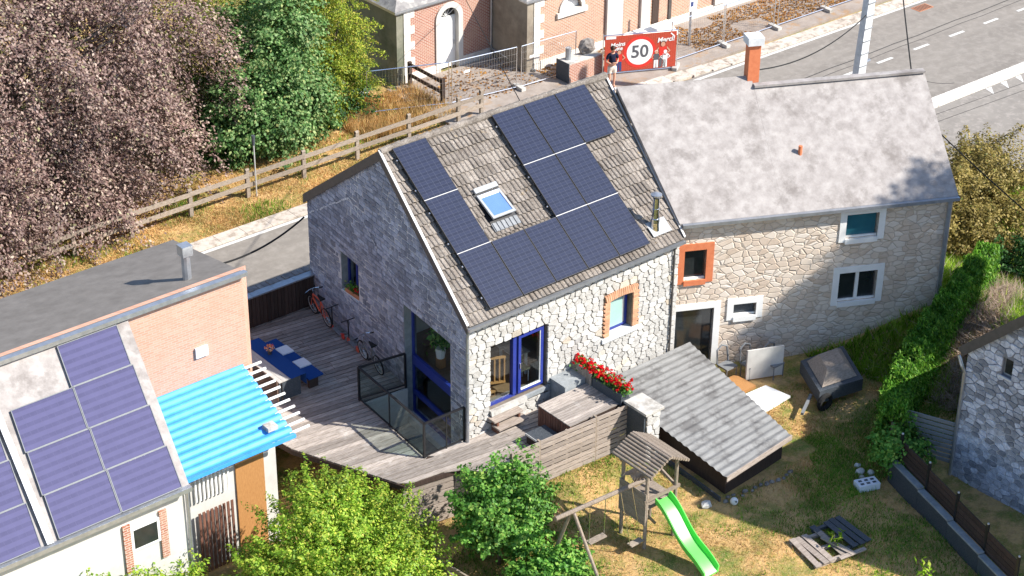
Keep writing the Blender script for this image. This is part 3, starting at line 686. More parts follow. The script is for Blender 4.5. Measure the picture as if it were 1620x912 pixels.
# roof window
def RP(u, v, d=0): return Vector((u, v*CP, ZT(0)+v*SP))+Vector((0, -SP, CP))*d
def rbox(m, u0, u1, v0, v1, d0, d1, d2=None, d3=None):
    d2 = d0 if d2 is None else d2; d3 = d1 if d3 is None else d3
    vs = [RP(u0,v0,d0), RP(u1,v0,d0), RP(u1,v1,d2), RP(u0,v1,d2), RP(u0,v0,d1), RP(u1,v0,d1), RP(u1,v1,d3), RP(u0,v1,d3)]
    return m.add(vs, [(3,2,1,0), (4,5,6,7), (0,1,5,4), (1,2,6,5), (2,3,7,6), (3,0,4,7)])
m = MB(); rbox(m, 1.55, 2.43, 2.36, 3.48, -.05, .03); sk = m.build('roof_window', 'black_metal', house)
m = MB(); rbox(m, 1.6, 2.39, 3.31, 3.46, .05, .12); m.build('hood', 'window_grey', sk)
m = MB(); rbox(m, 1.6, 1.67, 2.42, 3.25, .15, .21, .03, .09); rbox(m, 2.32, 2.39, 2.42, 3.25, .15, .21, .03, .09); rbox(m, 1.67, 2.32, 2.42, 2.5, .15, .21, .14, .2); m.build('sash', 'window_grey', sk)
m = MB(); rbox(m, 1.67, 2.32, 2.5, 3.25, .15, .18, .04, .07); m.build('pane', 'sky_pane', sk)
m = MB(); rbox(m, 1.67, 2.32, 3.13, 3.24, .09, .095, .078, .082); m.build('blind', 'white_paint', sk)
m = MB(); rbox(m, 1.55, 2.44, 2.1, 2.36, .02, .035)
for i in range(6): rbox(m, 1.58+i*.145, 1.65+i*.145, 2.1, 2.36, .036, .06)
m.build('flashing', 'lead', sk)
# flue
fl = MB(); b = RP(6.28, .52, 0); fl.tube([b+Vector((0,0,-.1)), b+Vector((0,0,.22))], [.15, .12], 14); fl.tube([b+Vector((0,0,.22)), b+Vector((0,0,.34))], [.125, .125], 14); fl.tube([b+Vector((0,0,.34)), b+Vector((0,0,.98))], .1, 14); fl.tube([b+Vector((0,0,.62)), b+Vector((0,0,.66))], .112, 14)
flue = fl.build('flue', 'steel', house, smooth=False)
MB().tube([b+Vector((0,0,.98)), b+Vector((0,0,1.05))], [.08, .08], 10).build('neck', 'fascia', flue)
MB().tube([b+Vector((0,0,1.05)), b+Vector((0,0,1.1)), b+Vector((0,0,1.14))], [.165, .165, .04], 14).build('cap', 'zinc', flue)
m = MB(); rbox(m, 6.05, 6.75, .28, .75, .045, .06); m.build('flashing', 'window_grey', flue)
# --- rooms behind the glass
IN = lambda z: [(XL(YF+T)+T+.03, YF+T+.01, z), (6.6, YF+T+.01, z), (6.6, 8.4, z), (XL(8.4)+T+.03, 8.4, z)]
MB().prism(IN(.5), (0,0,.1)).build('floor', 'room_floor', house)
MB().mm((XL(4.7)+T+.06, 4.6, .6), (6.6, 4.7, 3.0)).build('inner_wall', 'room_wall', house)
MB().prism(IN(3.0), (0,0,.1)).build('inner_ceiling', 'room_wall', house)
MB().mm((XL(4.5)+T+.05, YF+T+.01, -1.3), (4, 4.5, -1.2)).build('cellar_floor', 'room_floor', house)
# ------------------------------------------------------------------ deck and terrace
deck = empty('timber_deck', (-1, 3, -1.5), 'weathered grey timber deck wrapping round the stone house', 'deck')
KD = -.14
FY = lambda x: -2.0-.05*(x-1)           # screen fence line
DP = [(-3.3,-.5), (-1.8,-.76), (-.85,-1.84), (3.25,-2.04), (3.05,.1), (XL(.1)-.02,.1), (-2.11,.14), (-1.83,3.5), (XL(3.4)-.02,3.32), (XL(8.58)-.02,8.58), (-5.6,8.58), (-4.65,2.7)]
def spans(poly, c, k):
    xs = []
    for i in range(len(poly)):
        (x0,y0),(x1,y1) = poly[i], poly[(i+1) % len(poly)]; a = y0-k*x0-c; b = y1-k*x1-c
        if (a < 0) != (b < 0): xs.append(x0+(x1-x0)*a/(a-b))
    xs.sort(); return list(zip(xs[::2], xs[1::2]))
drng = random.Random(3); ang = math.atan(KD); c = -2.6; nb = 0
while c < 9.4:
    for a, b in spans(DP, c, KD):
        x = a
        while b-x > .12:
            L = min(b-x, drng.uniform(2.6, 4.4)) if nb < 285 else b-x
            if b-x-L < .5: L = b-x
            xe = x+L; hw_ = .079; zz_ = -.03+drng.uniform(-.002, .002); ends = []
            for xx, isend in ((x, x == a), (xe, abs(xe-b) < 1e-6)):
                pr = []
                for s_ in (-1, 1):
                    sp = spans(DP, c+s_*hw_, KD); best = min((q for ab in sp for q in ab), key=lambda q: abs(q-xx), default=xx)
                    pr.append(best if isend and abs(best-xx) < .6 else xx)
                ends.append(pr)
            P4 = [(ends[0][0]+.006, c-hw_), (ends[1][0]-.006, c-hw_), (ends[1][1]-.006, c+hw_), (ends[0][1]+.006, c+hw_)]
            MB().prism([(px0, cc+KD*px0, zz_) for px0, cc in P4], (0, 0, .028)).build('plank', 'deck_wood', deck); nb += 1; x += L
    c += .19
m = MB()
for x, y in ((-3.2,-.4), (-1.9,-.6), (-.8,-1.6), (.6,-1.8), (2,-1.9), (-4.4,2.4), (-3.2,2.4), (-4.8,5), (-3,5), (-3,7.5)): m.mm((x-.06, y-.06, -2.0), (x+.06, y+.06, -.19))
m.build('posts', 'dark_wood', deck)
m = MB(); E_ = DP+[DP[0]]
for p, q in zip(E_, E_[1:]): 
    m.bar((p[0], p[1], -.11), (q[0], q[1], -.11), .04, .14)
m.build('rim_joist', 'dark_wood', deck)
for i in range(7):   # cladding below the front edge
    z = -.28-i*.2; slab('skirt_board', 'fence_wood', deck, (-2.55, -.6+.0, z), (1.55, .03, .165), rz=math.atan2(-.26,1.5)+drng.uniform(-.01,.01))
    slab('skirt_board', 'fence_wood', deck, (-1.33, -1.28, z), (1.42, .03, .165), rz=math.atan2(-1.08,.95))
# light well in front of the big window
lw = empty('light_well', (-1.3, 1.8, -1.3), 'beige rendered light well below the big gable window', 'light well')
MB().mm((-2.2, .0, -1.3), (XL(2)+.2, 3.6, -1.22)).build('floor', 'slate', lw)
m = MB(); m.prism([(-2.13, .16, -1.22), (-2.05, .16, -1.22), (-1.77, 3.46, -1.22), (-1.85, 3.46, -1.22)], (0,0,1.16)); m.build('wall', 'white_render', lw)
MB().prism([(-2.05, .14, -1.22), (XL(.1)-.05, .14, -1.22), (XL(.1)-.05, .22, -1.22), (-2.05, .22, -1.22)], (0,0,1.16)).build('wall', 'white_render', lw)
MB().prism([(-1.79, 3.4, -1.22), (XL(3.4)-.05, 3.28, -1.22), (XL(3.4)-.05, 3.2, -1.22), (-1.79, 3.32, -1.22)], (0,0,1.16)).build('wall', 'white_render', lw)
# glass balustrade
bal = empty('glass_balustrade', (-1.8, 1.7, 0), 'black framed glass balustrade round the light well on the deck', 'balustrade')
PTS = {'a': (XL(3.28)-.06, 3.27), 'b': (-1.85, 3.5), 'c': (-1.98, 1.9), 'd': (-2.13, .14), 'e': (-1.4, .12), 'f': (XL(.1)-.1, .1)}
for k_, (x, y) in PTS.items():
    w_ = .03 if k_ in 'ce' else .055
    MB().mm((x-w_/2, y-w_/2, -.05), (x+w_/2, y+w_/2, 1.08)).build('post', 'black_metal', bal)
for a, b in ('ab', 'bc', 'cd', 'de', 'ef'):
    A, B_ = PTS[a], PTS[b]
    MB().bar((*A, 1.09), (*B_, 1.09), .06, .045).build('top_rail', 'black_metal', bal)
    MB().bar((*A, .06), (*B_, .06), .04, .035).build('bottom_rail', 'black_metal', bal)
    MB().bar((*A, .57), (*B_, .57), .012, .95).build('glass_pane', 'rail_glass', bal)
# plank parapet to the street
pw = empty('plank_wall', (-2.5, 8.8, 0), 'dark plank retaining wall with slate coping between deck and road', 'wall')
MB().mm((-5.7, 8.72, -2.6), (.2, 9.15, 1.0)).build('core', 'concrete', pw)
x = -5.65
while x < .12:
    w_ = drng.uniform(.11, .15); slab('plank', 'dark_wood', pw, (x+w_/2, 8.68+drng.uniform(-.006, .006), .5), (w_-.012, .03, 1.0)); x += w_
for i in range(8):
    MB().mm((-5.7+i*.75, 8.62, 1.005), (-5.7+i*.75+.742, 8.9, 1.05)).build('coping_slab', 'zinc', pw)
i = 0; x = -5.7
while x < .2:
    L = .18; slab('coping_stone', 'slate', pw, (x+L/2, 9.04, 1.02+drng.uniform(-.01, .02)), (L-.02, .26, .08)); x += L
# door steps
st = empty('door_steps', (.5, -.1, 0), 'two pale wooden steps below the blue patio door', 'steps')
for i, (y0, y1, z) in enumerate(((.1, -.24, .42), (-.05, -.38, .21))):
    for k_ in range(2): slab('tread_board', 'fence_wood', st, (.48+.07*i, y0+(y1-y0)*(k_+.5)/2, z), (1.0+.02*i, abs(y1-y0)/2-.01, .05), rz=-.01)
for x_ in (.1, .85): MB().mm((x_, -.2, 0), (x_+.06, .05, .39)).build('stringer', 'red_wood', st)
# timber storage box
bx = empty('storage_box', (2.2, -1.2, 0), 'large timber storage box with slatted top beside the screen fence', 'storage box')
for i in range(13):
    y = -.62-i*.104; slab('top_plank', 'deck_wood', bx, (2.2, y, .665), (1.98, .086, .03), rz=.0)
bx.location = bx.location
for i in range(13): slab('side_plank', 'red_wood', bx, (1.24, -.62-i*.104, .325), (.025, .09, .64))
for i in range(18): slab('side_plank', 'red_wood', bx, (1.29+i*.108, -.572, .325), (.1, .025, .64))
MB().mm((1.26, -1.9, .01), (3.15, -.59, .64)).build('carcass', 'dark_wood', bx)
# low bench crate
cr = empty('timber_crate', (.65, -1.3, 0), 'small low dark crate with white rim beside the storage box', 'crate')
MB().mm((.45, -1.75, 0), (1.08, -1.02, .28)).build('body', 'dark_wood', cr); MB().mm((.43, -1.77, .285), (1.1, -1.0, .31)).build('lid', 'slate_panel', cr); MB().mm((.41, -1.79, .26), (.43, -1.0, .32)).build('rim', 'pale_metal', cr)
# grey cabinet
cb = empty('grey_cabinet', (2.55, -.25, 0), 'grey cabinet with a flat top against the stone wall', 'cabinet')
MB().mm((2.22, -.54, 0), (2.95, .08, .82)).build('body', 'grey_panel', cb)
for i in range(7): slab('top_board', 'grey_panel', cb, (2.57, -.5+i*.09, .835), (.78, .084, .03))
# flower planter: long dark trough on a plank screen
pl = empty('flower_trough', (3.2, -.9, 0), 'long dark trough planter on a plank back, full of red geraniums', 'planter')
for i in range(8): slab('plank', 'fence_wood', pl, (2.98, .02-i*.105, .62), (.03, .098, 1.0))
MB().mm((3.0, -2.0, 0), (3.32, .06, .78)).build('bench', 'slate_panel', pl)
MB().mm((2.97, -2.0, .66), (3.03, -.82, .98)).build('back_board', 'slate_panel', pl)
for y0, y1 in ((-.62, .02), (-1.28, -.66), (-1.95, -1.32)):
    MB().mm((3.06, y0, .78), (3.3, y1, .985)).build('box', 'slate_panel', pl); MB().mm((3.08, y0+.02, .985), (3.28, y1-.02, .995)).build('soil', 'soil', pl)
# screen fence
sf = empty('screen_fence', (1.5, -2.05, -.9), 'silvery slatted screen fence along the edge of the terrace', 'fence')
fa = math.atan(-.05)
for side, dy in ((0, -.045),):
    for i in range(9):
        z = .67-i*.158-side*.079
        for x0, x1 in ((-.85, .08), (.1, 1.98), (2.0, 3.5)):
            xm = (x0+x1)/2; slab('board', 'fence_wood' if side == 0 else 'rail_wood', sf, (xm, FY(xm)+dy, z+(x0 < 0)*-.02+drng.uniform(-.006, .006)), (x1-x0-.02, .022, .122 if side == 0 else .085), rz=fa, ry=drng.uniform(-.004, .004))
for x, zt in ((-.8, .66), (.08, .74), (1.0, .72), (1.98, .78), (2.8, .72), (3.48, .78)):
    slab('post', 'play_wood', sf, (x, FY(x), (zt-1.3)/2), (.06, .036 if x in (1.0, 2.8) else .11, zt+1.3), rz=fa)
for x in (-.4, .55, 1.0, 1.5, 1.92, 2.06, 2.45, 2.8, 3.2, 3.42):
    for i in range(8): slab('spacer', 'play_wood', sf, (x, FY(x)-.03, .591-i*.158), (.07, .03, .04), rz=fa)
for i in range(3): slab('board', 'rail_wood', sf, (-.4, FY(-.4)-.06, -.5-.17*i), (1.0, .022, .13), rz=fa)
# stone pillar
pi_ = empty('stone_pillar', (3.55, -2.5, -1.0), 'short stone pier with a flat concrete cap beside the screen fence', 'pillar')
MB().mm((3.12, -2.86, -1.2), (3.62, -2.08, .74)).build('core', 'mortar', pi_)
sd = [p for p in scatter(3.12, 3.62, -1.0, .74, .26, .2, .25, rng)]
for poly in cells(sd, [(-1,0,-3.12), (1,0,3.62), (0,1,.74), (0,-1,1.0)], [], .01):
    m = MB(); stone_into(m, poly, lambda u, z, d: (u, -2.86-d, z), .03); m.build('stone', 'limestone', pi_)
MB().mm((3.03, -2.94, .745), (3.7, -2.05, .82)).build('cap', 'concrete', pi_)
MB().mm((3.06, -2.84, -.7), (3.115, -2.1, .72)).build('slate_face', 'slate_panel', pi_)
# ------------------------------------------------------------------ furniture on the deck
tb = empty('picnic_table', (-3.3, 5.8, 0), 'long pale wooden table half under a blue cloth on the deck', 'table')
for i in range(6): slab('top_board', 'table_wood', tb, (-3.66+i*.135, 5.8, .735), (.128, 2.3, .03), rz=-.0)
for x in (-3.6, -3.05):
    for y in (4.85, 6.75): MB().mm((x-.05, y-.05, 0), (x+.05, y+.05, .72)).build('leg', 'table_wood', tb)
m = MB(); m.mm((-3.68, 4.72, .0), (-3.62, 4.78, .7)); m.mm((-3.6, 4.68, .1), (-3.0, 4.7, .7)); m.build('end_panel', 'slate_panel', tb)
cl_ = MB(); cl_.mm((-3.36, 4.6, .755), (-2.86, 7.0, .763)); cl_.mm((-2.865, 4.6, .4), (-2.855, 7.0, .762)); tag(cl_.build('table_cloth', 'blue_cloth'), 'deep blue cloth laid over one half of the long table', 'tablecloth')
bn = empty('bench', (-2.45, 5.8, 0), 'blue bench with two pale seat cushions beside the table', 'bench')
MB().mm((-2.72, 4.7, .4), (-2.22, 7.1, .445)).build('seat', 'blue_cloth', bn)
for y in (4.9, 6.9): MB().mm((-2.6, y-.04, 0), (-2.3, y+.04, .4)).build('leg', 'dark_wood', bn)
for y, wch in ((6.38, 'next to the plank wall end of'), (5.5, 'next to the balustrade end of')):
    m = MB(); m.prism([(-2.6, y-.2, .447), (-2.22, y-.21, .447), (-2.21, y+.2, .447), (-2.59, y+.21, .447)], (0, 0, .035)); tag(m.build('seat_cushion', 'pale_cushion'), 'flat pale seat cushion '+wch+' the blue bench', 'cushion', 'cushions on the blue bench')
m = MB(); m.tube([(-3.1, 6.05, .765), (-3.1, 6.05, .9)], [.05, .07], 10); vv = m.build('flower_vase', 'slate_panel'); tag(vv, 'small dark vase of mixed pink and orange flowers on the table', 'vase')
def petals(n, c, rad, size, seed, flat=.5):
    r = np.random.default_rng(seed); d = r.normal(size=(n,3)); d /= np.linalg.norm(d, axis=1)[:,None]; d[:,2] = np.abs(d[:,2])*flat+.1
    P = np.array(c)+d*np.array(rad)*r.uniform(.6,1,(n,1)); return leafquads(P, d+r.normal(size=(n,3))*.5, size*r.uniform(.6,1.2,n), .8, r)
def leafquads(P, N, L, asp, r, axis=None):
    """rhombic leaves at P with normals N, lengths L -> V, F"""
    n = len(P); N = N/np.maximum(np.linalg.norm(N, axis=1)[:,None], 1e-6)
    A = r.normal(size=(n,3)) if axis is None else axis+r.normal(size=(n,3))*.35
    A -= N*np.sum(A*N, axis=1)[:,None]; A /= np.maximum(np.linalg.norm(A, axis=1)[:,None], 1e-6); Bv = np.cross(N, A)
    L = np.asarray(L)[:,None]; W = L*asp*.5
    V = np.stack([P-A*L*.5, P+Bv*W-A*L*.05+N*L*.1, P+A*L*.5, P-Bv*W-A*L*.05+N*L*.1], 1).reshape(-1,3)
    return V, np.arange(n*4).reshape(n,4)
V, F = petals(120, (-3.1, 6.05, .93), (.15,.15,.14), .06, 1, 1.0); np_mesh('bouquet', V, F, 'mixed_petal', vv)
vv.children[0].location = -vv.location
# geraniums: each plant is a thing
for i, (y, wh) in enumerate(((-.1, 'against the stone wall'), (-.48, 'second from the stone wall'), (-.85, 'third from the stone wall'), (-1.2, 'third from the stone pier'), (-1.55, 'second from the stone pier'), (-1.85, 'next to the stone pier'))):
    g = empty('geranium', (3.17, y, .99), 'bushy red geranium in the dark trough, '+wh, 'flowers', 'red geraniums in the trough')
    r = np.random.default_rng(40+i); n = 200
    P = np.array((3.17, y, 1.06))+r.normal(size=(n,3))*np.array((.1,.12,.07)); V, F = leafquads(P, r.normal(size=(n,3))+np.array((0,0,1.2)), r.uniform(.05,.09,n), .9, r); np_mesh('leaves', V, F, 'shrub_leaf', g, WL[g.name])
    Vs = []; Fs = []; nv = 0
    for k_ in range(24):
        c0 = (3.17+r.normal()*.11, y+r.normal()*.13, 1.13+r.uniform(-.06,.12)); V, F = petals(20, c0, (.05,.05,.045), .05, 100*i+k_, 1.); Vs.append(V); Fs.append(F+nv); nv += len(V)
    np_mesh('blossoms', np.concatenate(Vs), np.concatenate(Fs), 'red_petal', g, WL[g.name])
g = empty('window_box', (XL(6.4)+.1, 6.35, 1.37), 'small window box with red flowers on the shaded gable sill', 'window box')
MB().mm((XL(6.4)+.03, 6.0, 1.372), (XL(6.4)+.17, 6.75, 1.5)).build('box', 'terracotta', g); r = np.random.default_rng(9)
P = np.array((XL(6.4)+.1, 6.37, 1.6))+r.normal(size=(160,3))*np.array((.05,.18,.08)); V, F = leafquads(P, r.normal(size=(160,3)), r.uniform(.05,.1,160), .8, r); np_mesh('leaves', V, F, 'shrub_leaf', g, WL[g.name])
V, F = petals(50, (XL(6.4)+.06, 6.2, 1.62), (.08,.14,.08), .06, 5, 1.); np_mesh('blossoms', V, F, 'red_petal', g, WL[g.name])
# ------------------------------------------------------------------ things inside, seen through the glass
t = empty('indoor_table', (1.75, 1.5, .6), 'pale striped dining table seen through the patio door', 'table')
for i in range(5): slab('top_board', 'table_wood', t, (1.62+i*.11, 1.5, 1.36), (.104, 1.3, .03))
for x in (1.62, 2.05):
    for y in (.95, 2.05): MB().mm((x-.03, y-.03, .6), (x+.03, y+.03, 1.34)).build('leg', 'white_paint', t)
t = empty('indoor_chair', (1.72, .75, .6), 'green chair with white legs inside the patio door', 'chair')
MB().mm((1.55, .6, 1.0), (1.9, .92, 1.05)).build('seat', 'hedge_leaf', t); MB().mm((1.55, .9, 1.05), (1.9, .93, 1.35)).build('backrest', 'hedge_leaf', t)
for x in (1.58, 1.87):
    for y in (.63, .89): MB().tube([(x, y, .6), (x, y, 1.0)], .018, 6).build('leg', 'white_paint', t)
t = empty('stair_railing', (.55, 1.0, .6), 'light wooden stair railing inside the left pane of the patio door', 'railing')
MB().bar((.2, .95, 1.75), (1.3, .95, 1.45), .06, .06).build('handrail', 'warm_wood', t); MB().bar((.2, .95, .95), (1.3, .95, .65), .06, .06).build('bottom_rail', 'warm_wood', t)
for i in range(7): f_ = i/6; MB().mm((.22+1.05*f_-.02, .93, .95-.3*f_), (.22+1.05*f_+.02, .97, 1.74-.29*f_)).build('baluster', 'warm_wood', t)
t = empty('indoor_stool', (.45, .85, .6), 'honey coloured wooden stool inside the patio door', 'stool')
MB().mm((.2, .6, .72), (.72, .9, .77)).build('seat', 'warm_wood', t)
for x in (.24, .68):
    for y in (.64, .86): MB().mm((x-.02, y-.02, .6), (x+.02, y+.02, .72)).build('leg', 'warm_wood', t)
t = empty('house_plant', (.4, 2.7, .93), 'potted house plant behind the big gable window', 'plant')
MB().tube([(.4, 2.7, .93), (.4, 2.7, 1.25)], [.12, .16], 12).build('pot', 'white_paint', t); r = np.random.default_rng(3)
P = np.array((.4, 2.7, 1.7))+r.normal(size=(260,3))*np.array((.16,.16,.24)); V, F = leafquads(P, r.normal(size=(260,3)), r.uniform(.12,.26,260), .45, r); np_mesh('leaves', V, F, 'shrub_leaf', t, WL[t.name])
MB().tube([(.4, 2.7, 1.2), (.4, 2.7, 1.7)], .02, 6).build('stem', 'bark', t)
MB().mm((.3,2.6,.61),(.5,2.8,.93)).build('stand','warm_wood',t)
# ------------------------------------------------------------------ neighbour with blue lean-to (west)
wh = empty('brick_neighbour_house', (-9, 5, -1.8), 'peach brick house with violet solar panels and a blue corrugated lean-to', 'house')
sk_ = .113
WX = lambda x, y: x-sk_*(4-y)          # skew with depth
SV = Vector((-.65, -3.68, -2.85)).normalized(); SN = Vector((1,0,0)).cross(-SV).normalized()
RT = Vector((-8.45, 4, 4.95))
def WP(u, v, d=0): return RT+Vector((1,0,0))*u+SV*v+SN*d
MB().add([(-20,4,-2.2), (WX(-5.05,4),4,-2.2), (WX(-5.05,4),4,4.95), (-20,4,4.95), (-20,4.35,-2.2), (-4.72,4.35,-2.2), (-4.72,4.35,4.95), (-20,4.35,4.95)], [(0,1,2,3),(7,6,5,4),(1,5,6,2),(2,6,7,3)]).build('brick_wall', 'peach_brick', wh)
MB().prism([(-5.05,4.36,-2.2), (-4.5,8.5,-2.2), (-4.5,8.5,3.6), (-5.05,4.36,4.8)], (-.3,0,0)).build('side_wall', 'peach_brick', wh)
MB().add([(-20,3.95,5.02), (-5.0,3.95,5.02), (-4.4,8.7,3.75), (-20,8.7,3.75), (-20,3.95,4.9), (-5.0,3.95,4.9), (-4.4,8.7,3.6), (-20,8.7,3.6)], [(0,1,2,3),(7,6,5,4),(0,4,5,1),(1,5,6,2),(2,6,7,3)]).build('rear_roof', 'bitumen_roof', wh)
MB().bar((-20, 3.9, 5.02), (-4.98, 3.9, 5.02), .16, .12).build('coping', 'zinc', wh)
m = MB(); q = [WP(-12,0), WP(0,0), WP(0,4.68), WP(-12,4.68)]; m.add(q+[p-SN*.12 for p in q], [(3,2,1,0),(4,5,6,7),(0,1,5,4),(1,2,6,5),(2,3,7,6),(3,0,4,7)])
wr = m.build('solar_roof', 'fibre_roof', wh)
for u0, v0 in [(-1.98,.15),(-1.95+.06,1.3),(-1.9+.08,2.4),(-1.62-.02,3.45)]: pass
for cidx, (u0, rows) in enumerate(((-1.99, (.15, 1.28, 2.41, 3.54)), (-3.65, (1.28, 2.41, 3.54)), (-5.75, (1.28, 2.41, 3.54)), (-7.41, (1.28, 2.41, 3.54)))):
    for rI, v0 in enumerate(rows):
        m = MB(); q = [WP(u0+.04*v0, v0, .06), WP(u0+1.63+.04*v0, v0, .06), WP(u0+1.63+.04*v0, v0+1.11, .06), WP(u0+.04*v0, v0+1.11, .06)]; m.add(q+[p-SN*.035 for p in q], [(3,2,1,0),(4,5,6,7),(0,1,5,4),(1,2,6,5),(2,3,7,6),(3,0,4,7)])
        col_ = ('', 'second', 'third', 'last')[cidx]
        rw = {(.15): 'top', 1.28: 'upper', 2.41: 'middle', 3.54: 'lowest'}[v0]
        o = m.build('solar_panel', 'solar_blue'); tag(o, rw+' violet solar panel in the '+col_+' column from the peach brick wall' if cidx else rw+' violet blue solar panel in the column beside the brick wall', 'solar panel', 'solar panels on the neighbouring roof')
        fr = MB(); 
        for p_, q_ in zip(q, q[1:]+q[:1]): fr.bar(p_, q_, .02, .03, up=SN)
        fr.build('frame', 'grey_paint', o)
MB().bar(WP(-12, 4.74, .0), WP(.02, 4.74, .0), .14, .12).build('gutter', 'zinc', wh)
m = MB(); m.bar(WP(-4.0, 0, .08), WP(-3.75, 4.68, .08), .16, .05, up=SN); m.build('roof_seam', 'zinc', wh)
MB().mm((-20, .55, -2.2), (-9.15, .9, 1.95)).build('front_wall', 'white_render', wh)
w_ = MB().mm((-10.7, .5, .75), (-9.9, .56, 1.45)).build('window', 'white_paint', wh); MB().mm((-10.62, .49, .83), (-9.98, .502, 1.37)).build('pane', 'dark_pane', w_)
for x in (-10.8, -9.8): MB().mm((x-.1, .49, .2), (x+.1, .545, 1.6)).build('brick_jamb', 'red_brick', wh)
MB().tube([(-9.1, .5, 1.85), (-9.1, .5, -2)], .05, 8).build('downpipe', 'zinc', wh)
# blue lean-to, corrugated
BT = Vector((-5.22, 4-.02, 2.26)); BE = Vector((-5.5, 1.14, 1.66)); m = MB(); nrib = 11; N_ = nrib*8; L_ = 3.3
pts = []
for i in range(N_+1):
    f_ = i/N_; d = .03*math.sin(2*math.pi*f_*nrib)
    top = (BT.x-L_, BT.y, BT.z+d+f_*0); pts.append(f_)
vs_ = []
for i in range(N_+1):   # ribs run along x, waves down the slope
    f_ = i/N_; p = BT.lerp(BE, f_); d = .028*math.cos(2*math.pi*f_*nrib); vs_ += [(p.x-L_+.0, p.y, p.z+d), (p.x, p.y, p.z+d)]
m.add(vs_, [(2*i, 2*i+1, 2*i+3, 2*i+2) for i in range(N_)]); lt = m.build('blue_lean_to_roof', 'blue_sheet', wh)
MB().bar(BE+Vector((-L_, -.02, -.03)), BE+Vector((0, -.02, -.03)), .04, .1).build('edge_trim', 'blue_sheet', lt)
m = MB(); p = BT.lerp(BE, .84)+Vector((-.5,0,.05)); m.mm(p-Vector((.15,.14,.02)), p+Vector((.15,.14,.1))); m.build('roof_patch', 'concrete', lt)
for i in range(11):
    f_ = .03+i*.092; p = BT.lerp(BE, f_); MB().bar(p+Vector((-.1,0,-.05)), p+Vector((.52,.0,-.05)), .05, .05).build('batten', 'white_paint', lt)
MB().mm((-8.6, 1.75, -2.2), (-5.75, 1.95, 1.7)).build('lean_to_wall', 'white_render', wh)
MB().mm((-5.85, 1.96, -2.2), (-5.7, 3.95, 1.8)).build('lean_to_wall', 'white_render', wh)
d_ = MB().mm((-7.0, 1.7, -1.9), (-6.15, 1.748, 1.25)).build('door', 'chimney_clay', wh); d_.data.materials[0] = MATS['warm_wood']
for i in range(9): slab('gate_slat', 'red_wood', wh, (-8.25+i*.12, 1.5, -.75), (.07, .03, 1.9))
for i in range(9): slab('lattice_bar', 'white_paint', wh, (-8.25+i*.12, 1.6, .85), (.05, .03, .7))
MB().tube([(-6.1, 5, 4.6), (-6.1, 5, 5.45)], .12, 10).mm((-6.25, 4.85, 5.46), (-5.95, 5.15, 5.75)).build('chimney', 'zinc', wh)
MB().mm((-6.62, 3.93, 3.0), (-6.25, 3.99, 3.3)).build('vent', 'sill_stone', wh)
# ------------------------------------------------------------------ stone neighbour (north-east)
nh = empty('stone_neighbour_house', (11, 0, -1), 'pale stone house with grey fibre roof, white framed windows and an orange chimney', 'house')
ND = Vector((1,-.5,0)).normalized(); NB = Vector((.5,1,0)).normalized(); NO = Vector((7.24,.29,0))
def NP(u, b, z): return NO+ND*u+NB*b+Vector((0,0,z))
def nbox(m, u0, u1, b0, b1, z0, z1):
    vs = [NP(u,b,z) for z in (z0,z1) for u,b in ((u0,b0),(u1,b0),(u1,b1),(u0,b1))]
    return m.add(vs, [(3,2,1,0),(4,5,6,7),(0,1,5,4),(1,2,6,5),(2,3,7,6),(3,0,4,7)])
s = NT('neighbour_stone'); v = s.pos(); vo = s.n('ShaderNodeTexVoronoi'); vo.inputs['Scale'].default_value = 3.6; s.l(s.pos((1,1,1.7)), vo.inputs['Vector'])
col = s.mix(.55, s.ramp(s.noise(3, v, 6, .7), [(.3,(.5,.41,.32)), (.7,(.7,.61,.52))]), s.ramp(s.sep(vo.outputs['Color'])[0], [(0,(.5,.38,.29)), (.5,(.68,.58,.48)), (1,(.76,.7,.63))]))
ve = s.n('ShaderNodeTexVoronoi', feature='DISTANCE_TO_EDGE'); ve.inputs['Scale'].default_value = 3.6; s.l(s.pos((1,1,1.7)), ve.inputs['Vector'])
col = s.mix(s.ramp(ve.outputs['Distance'], [(.02, .55), (.07, 0.)]), col, (.42,.35,.28))
s.bsdf(col, .9, s.bump(s.ramp(ve.outputs['Distance'], [(0., 0.), (.1, 1.)]), .6, .03), .2)
HN = [(.12,.78,2.02,3.0), (-.05,1.12,-1.0,1.02), (1.72,2.42,.62,1.04), (5.0,6.0,2.85,3.64), (4.95,6.15,.72,1.7)]
m = MB()
def pn(u0, u1, a0, a1, b0, b1): nbox(m, u0, u1, 0, .4, a0, b0)
us = sorted(set([-.1, 8.28]+[h[0] for h in HN]+[h[1] for h in HN])); strips(us, HN, -2, lambda u: 4.0, pn); m.build('front_wall', 'neighbour_stone', nh)
m = MB(); m.add([NP(8.279,.401,-2.8), NP(8.279,6.4,-2.8), NP(8.279,6.4,4), NP(8.279,3.15,6.4), NP(8.279,.401,4.2), NP(7.9,.401,-2.8), NP(7.9,6.4,-2.8), NP(7.9,6.4,4), NP(7.9,3.15,6.4), NP(7.9,.401,4.2)], [(0,1,2,3,4),(9,8,7,6,5),(0,5,6,1),(1,6,7,2),(0,4,9,5)]); m.build('side_wall', 'neighbour_stone', nh)
nbox(MB(), 0,1,0,1,0,1)
m = MB(); nbox(m, -.1, 7.9, 6.0, 6.4, -2.8, 4); m.build('rear_wall', 'neighbour_stone', nh)
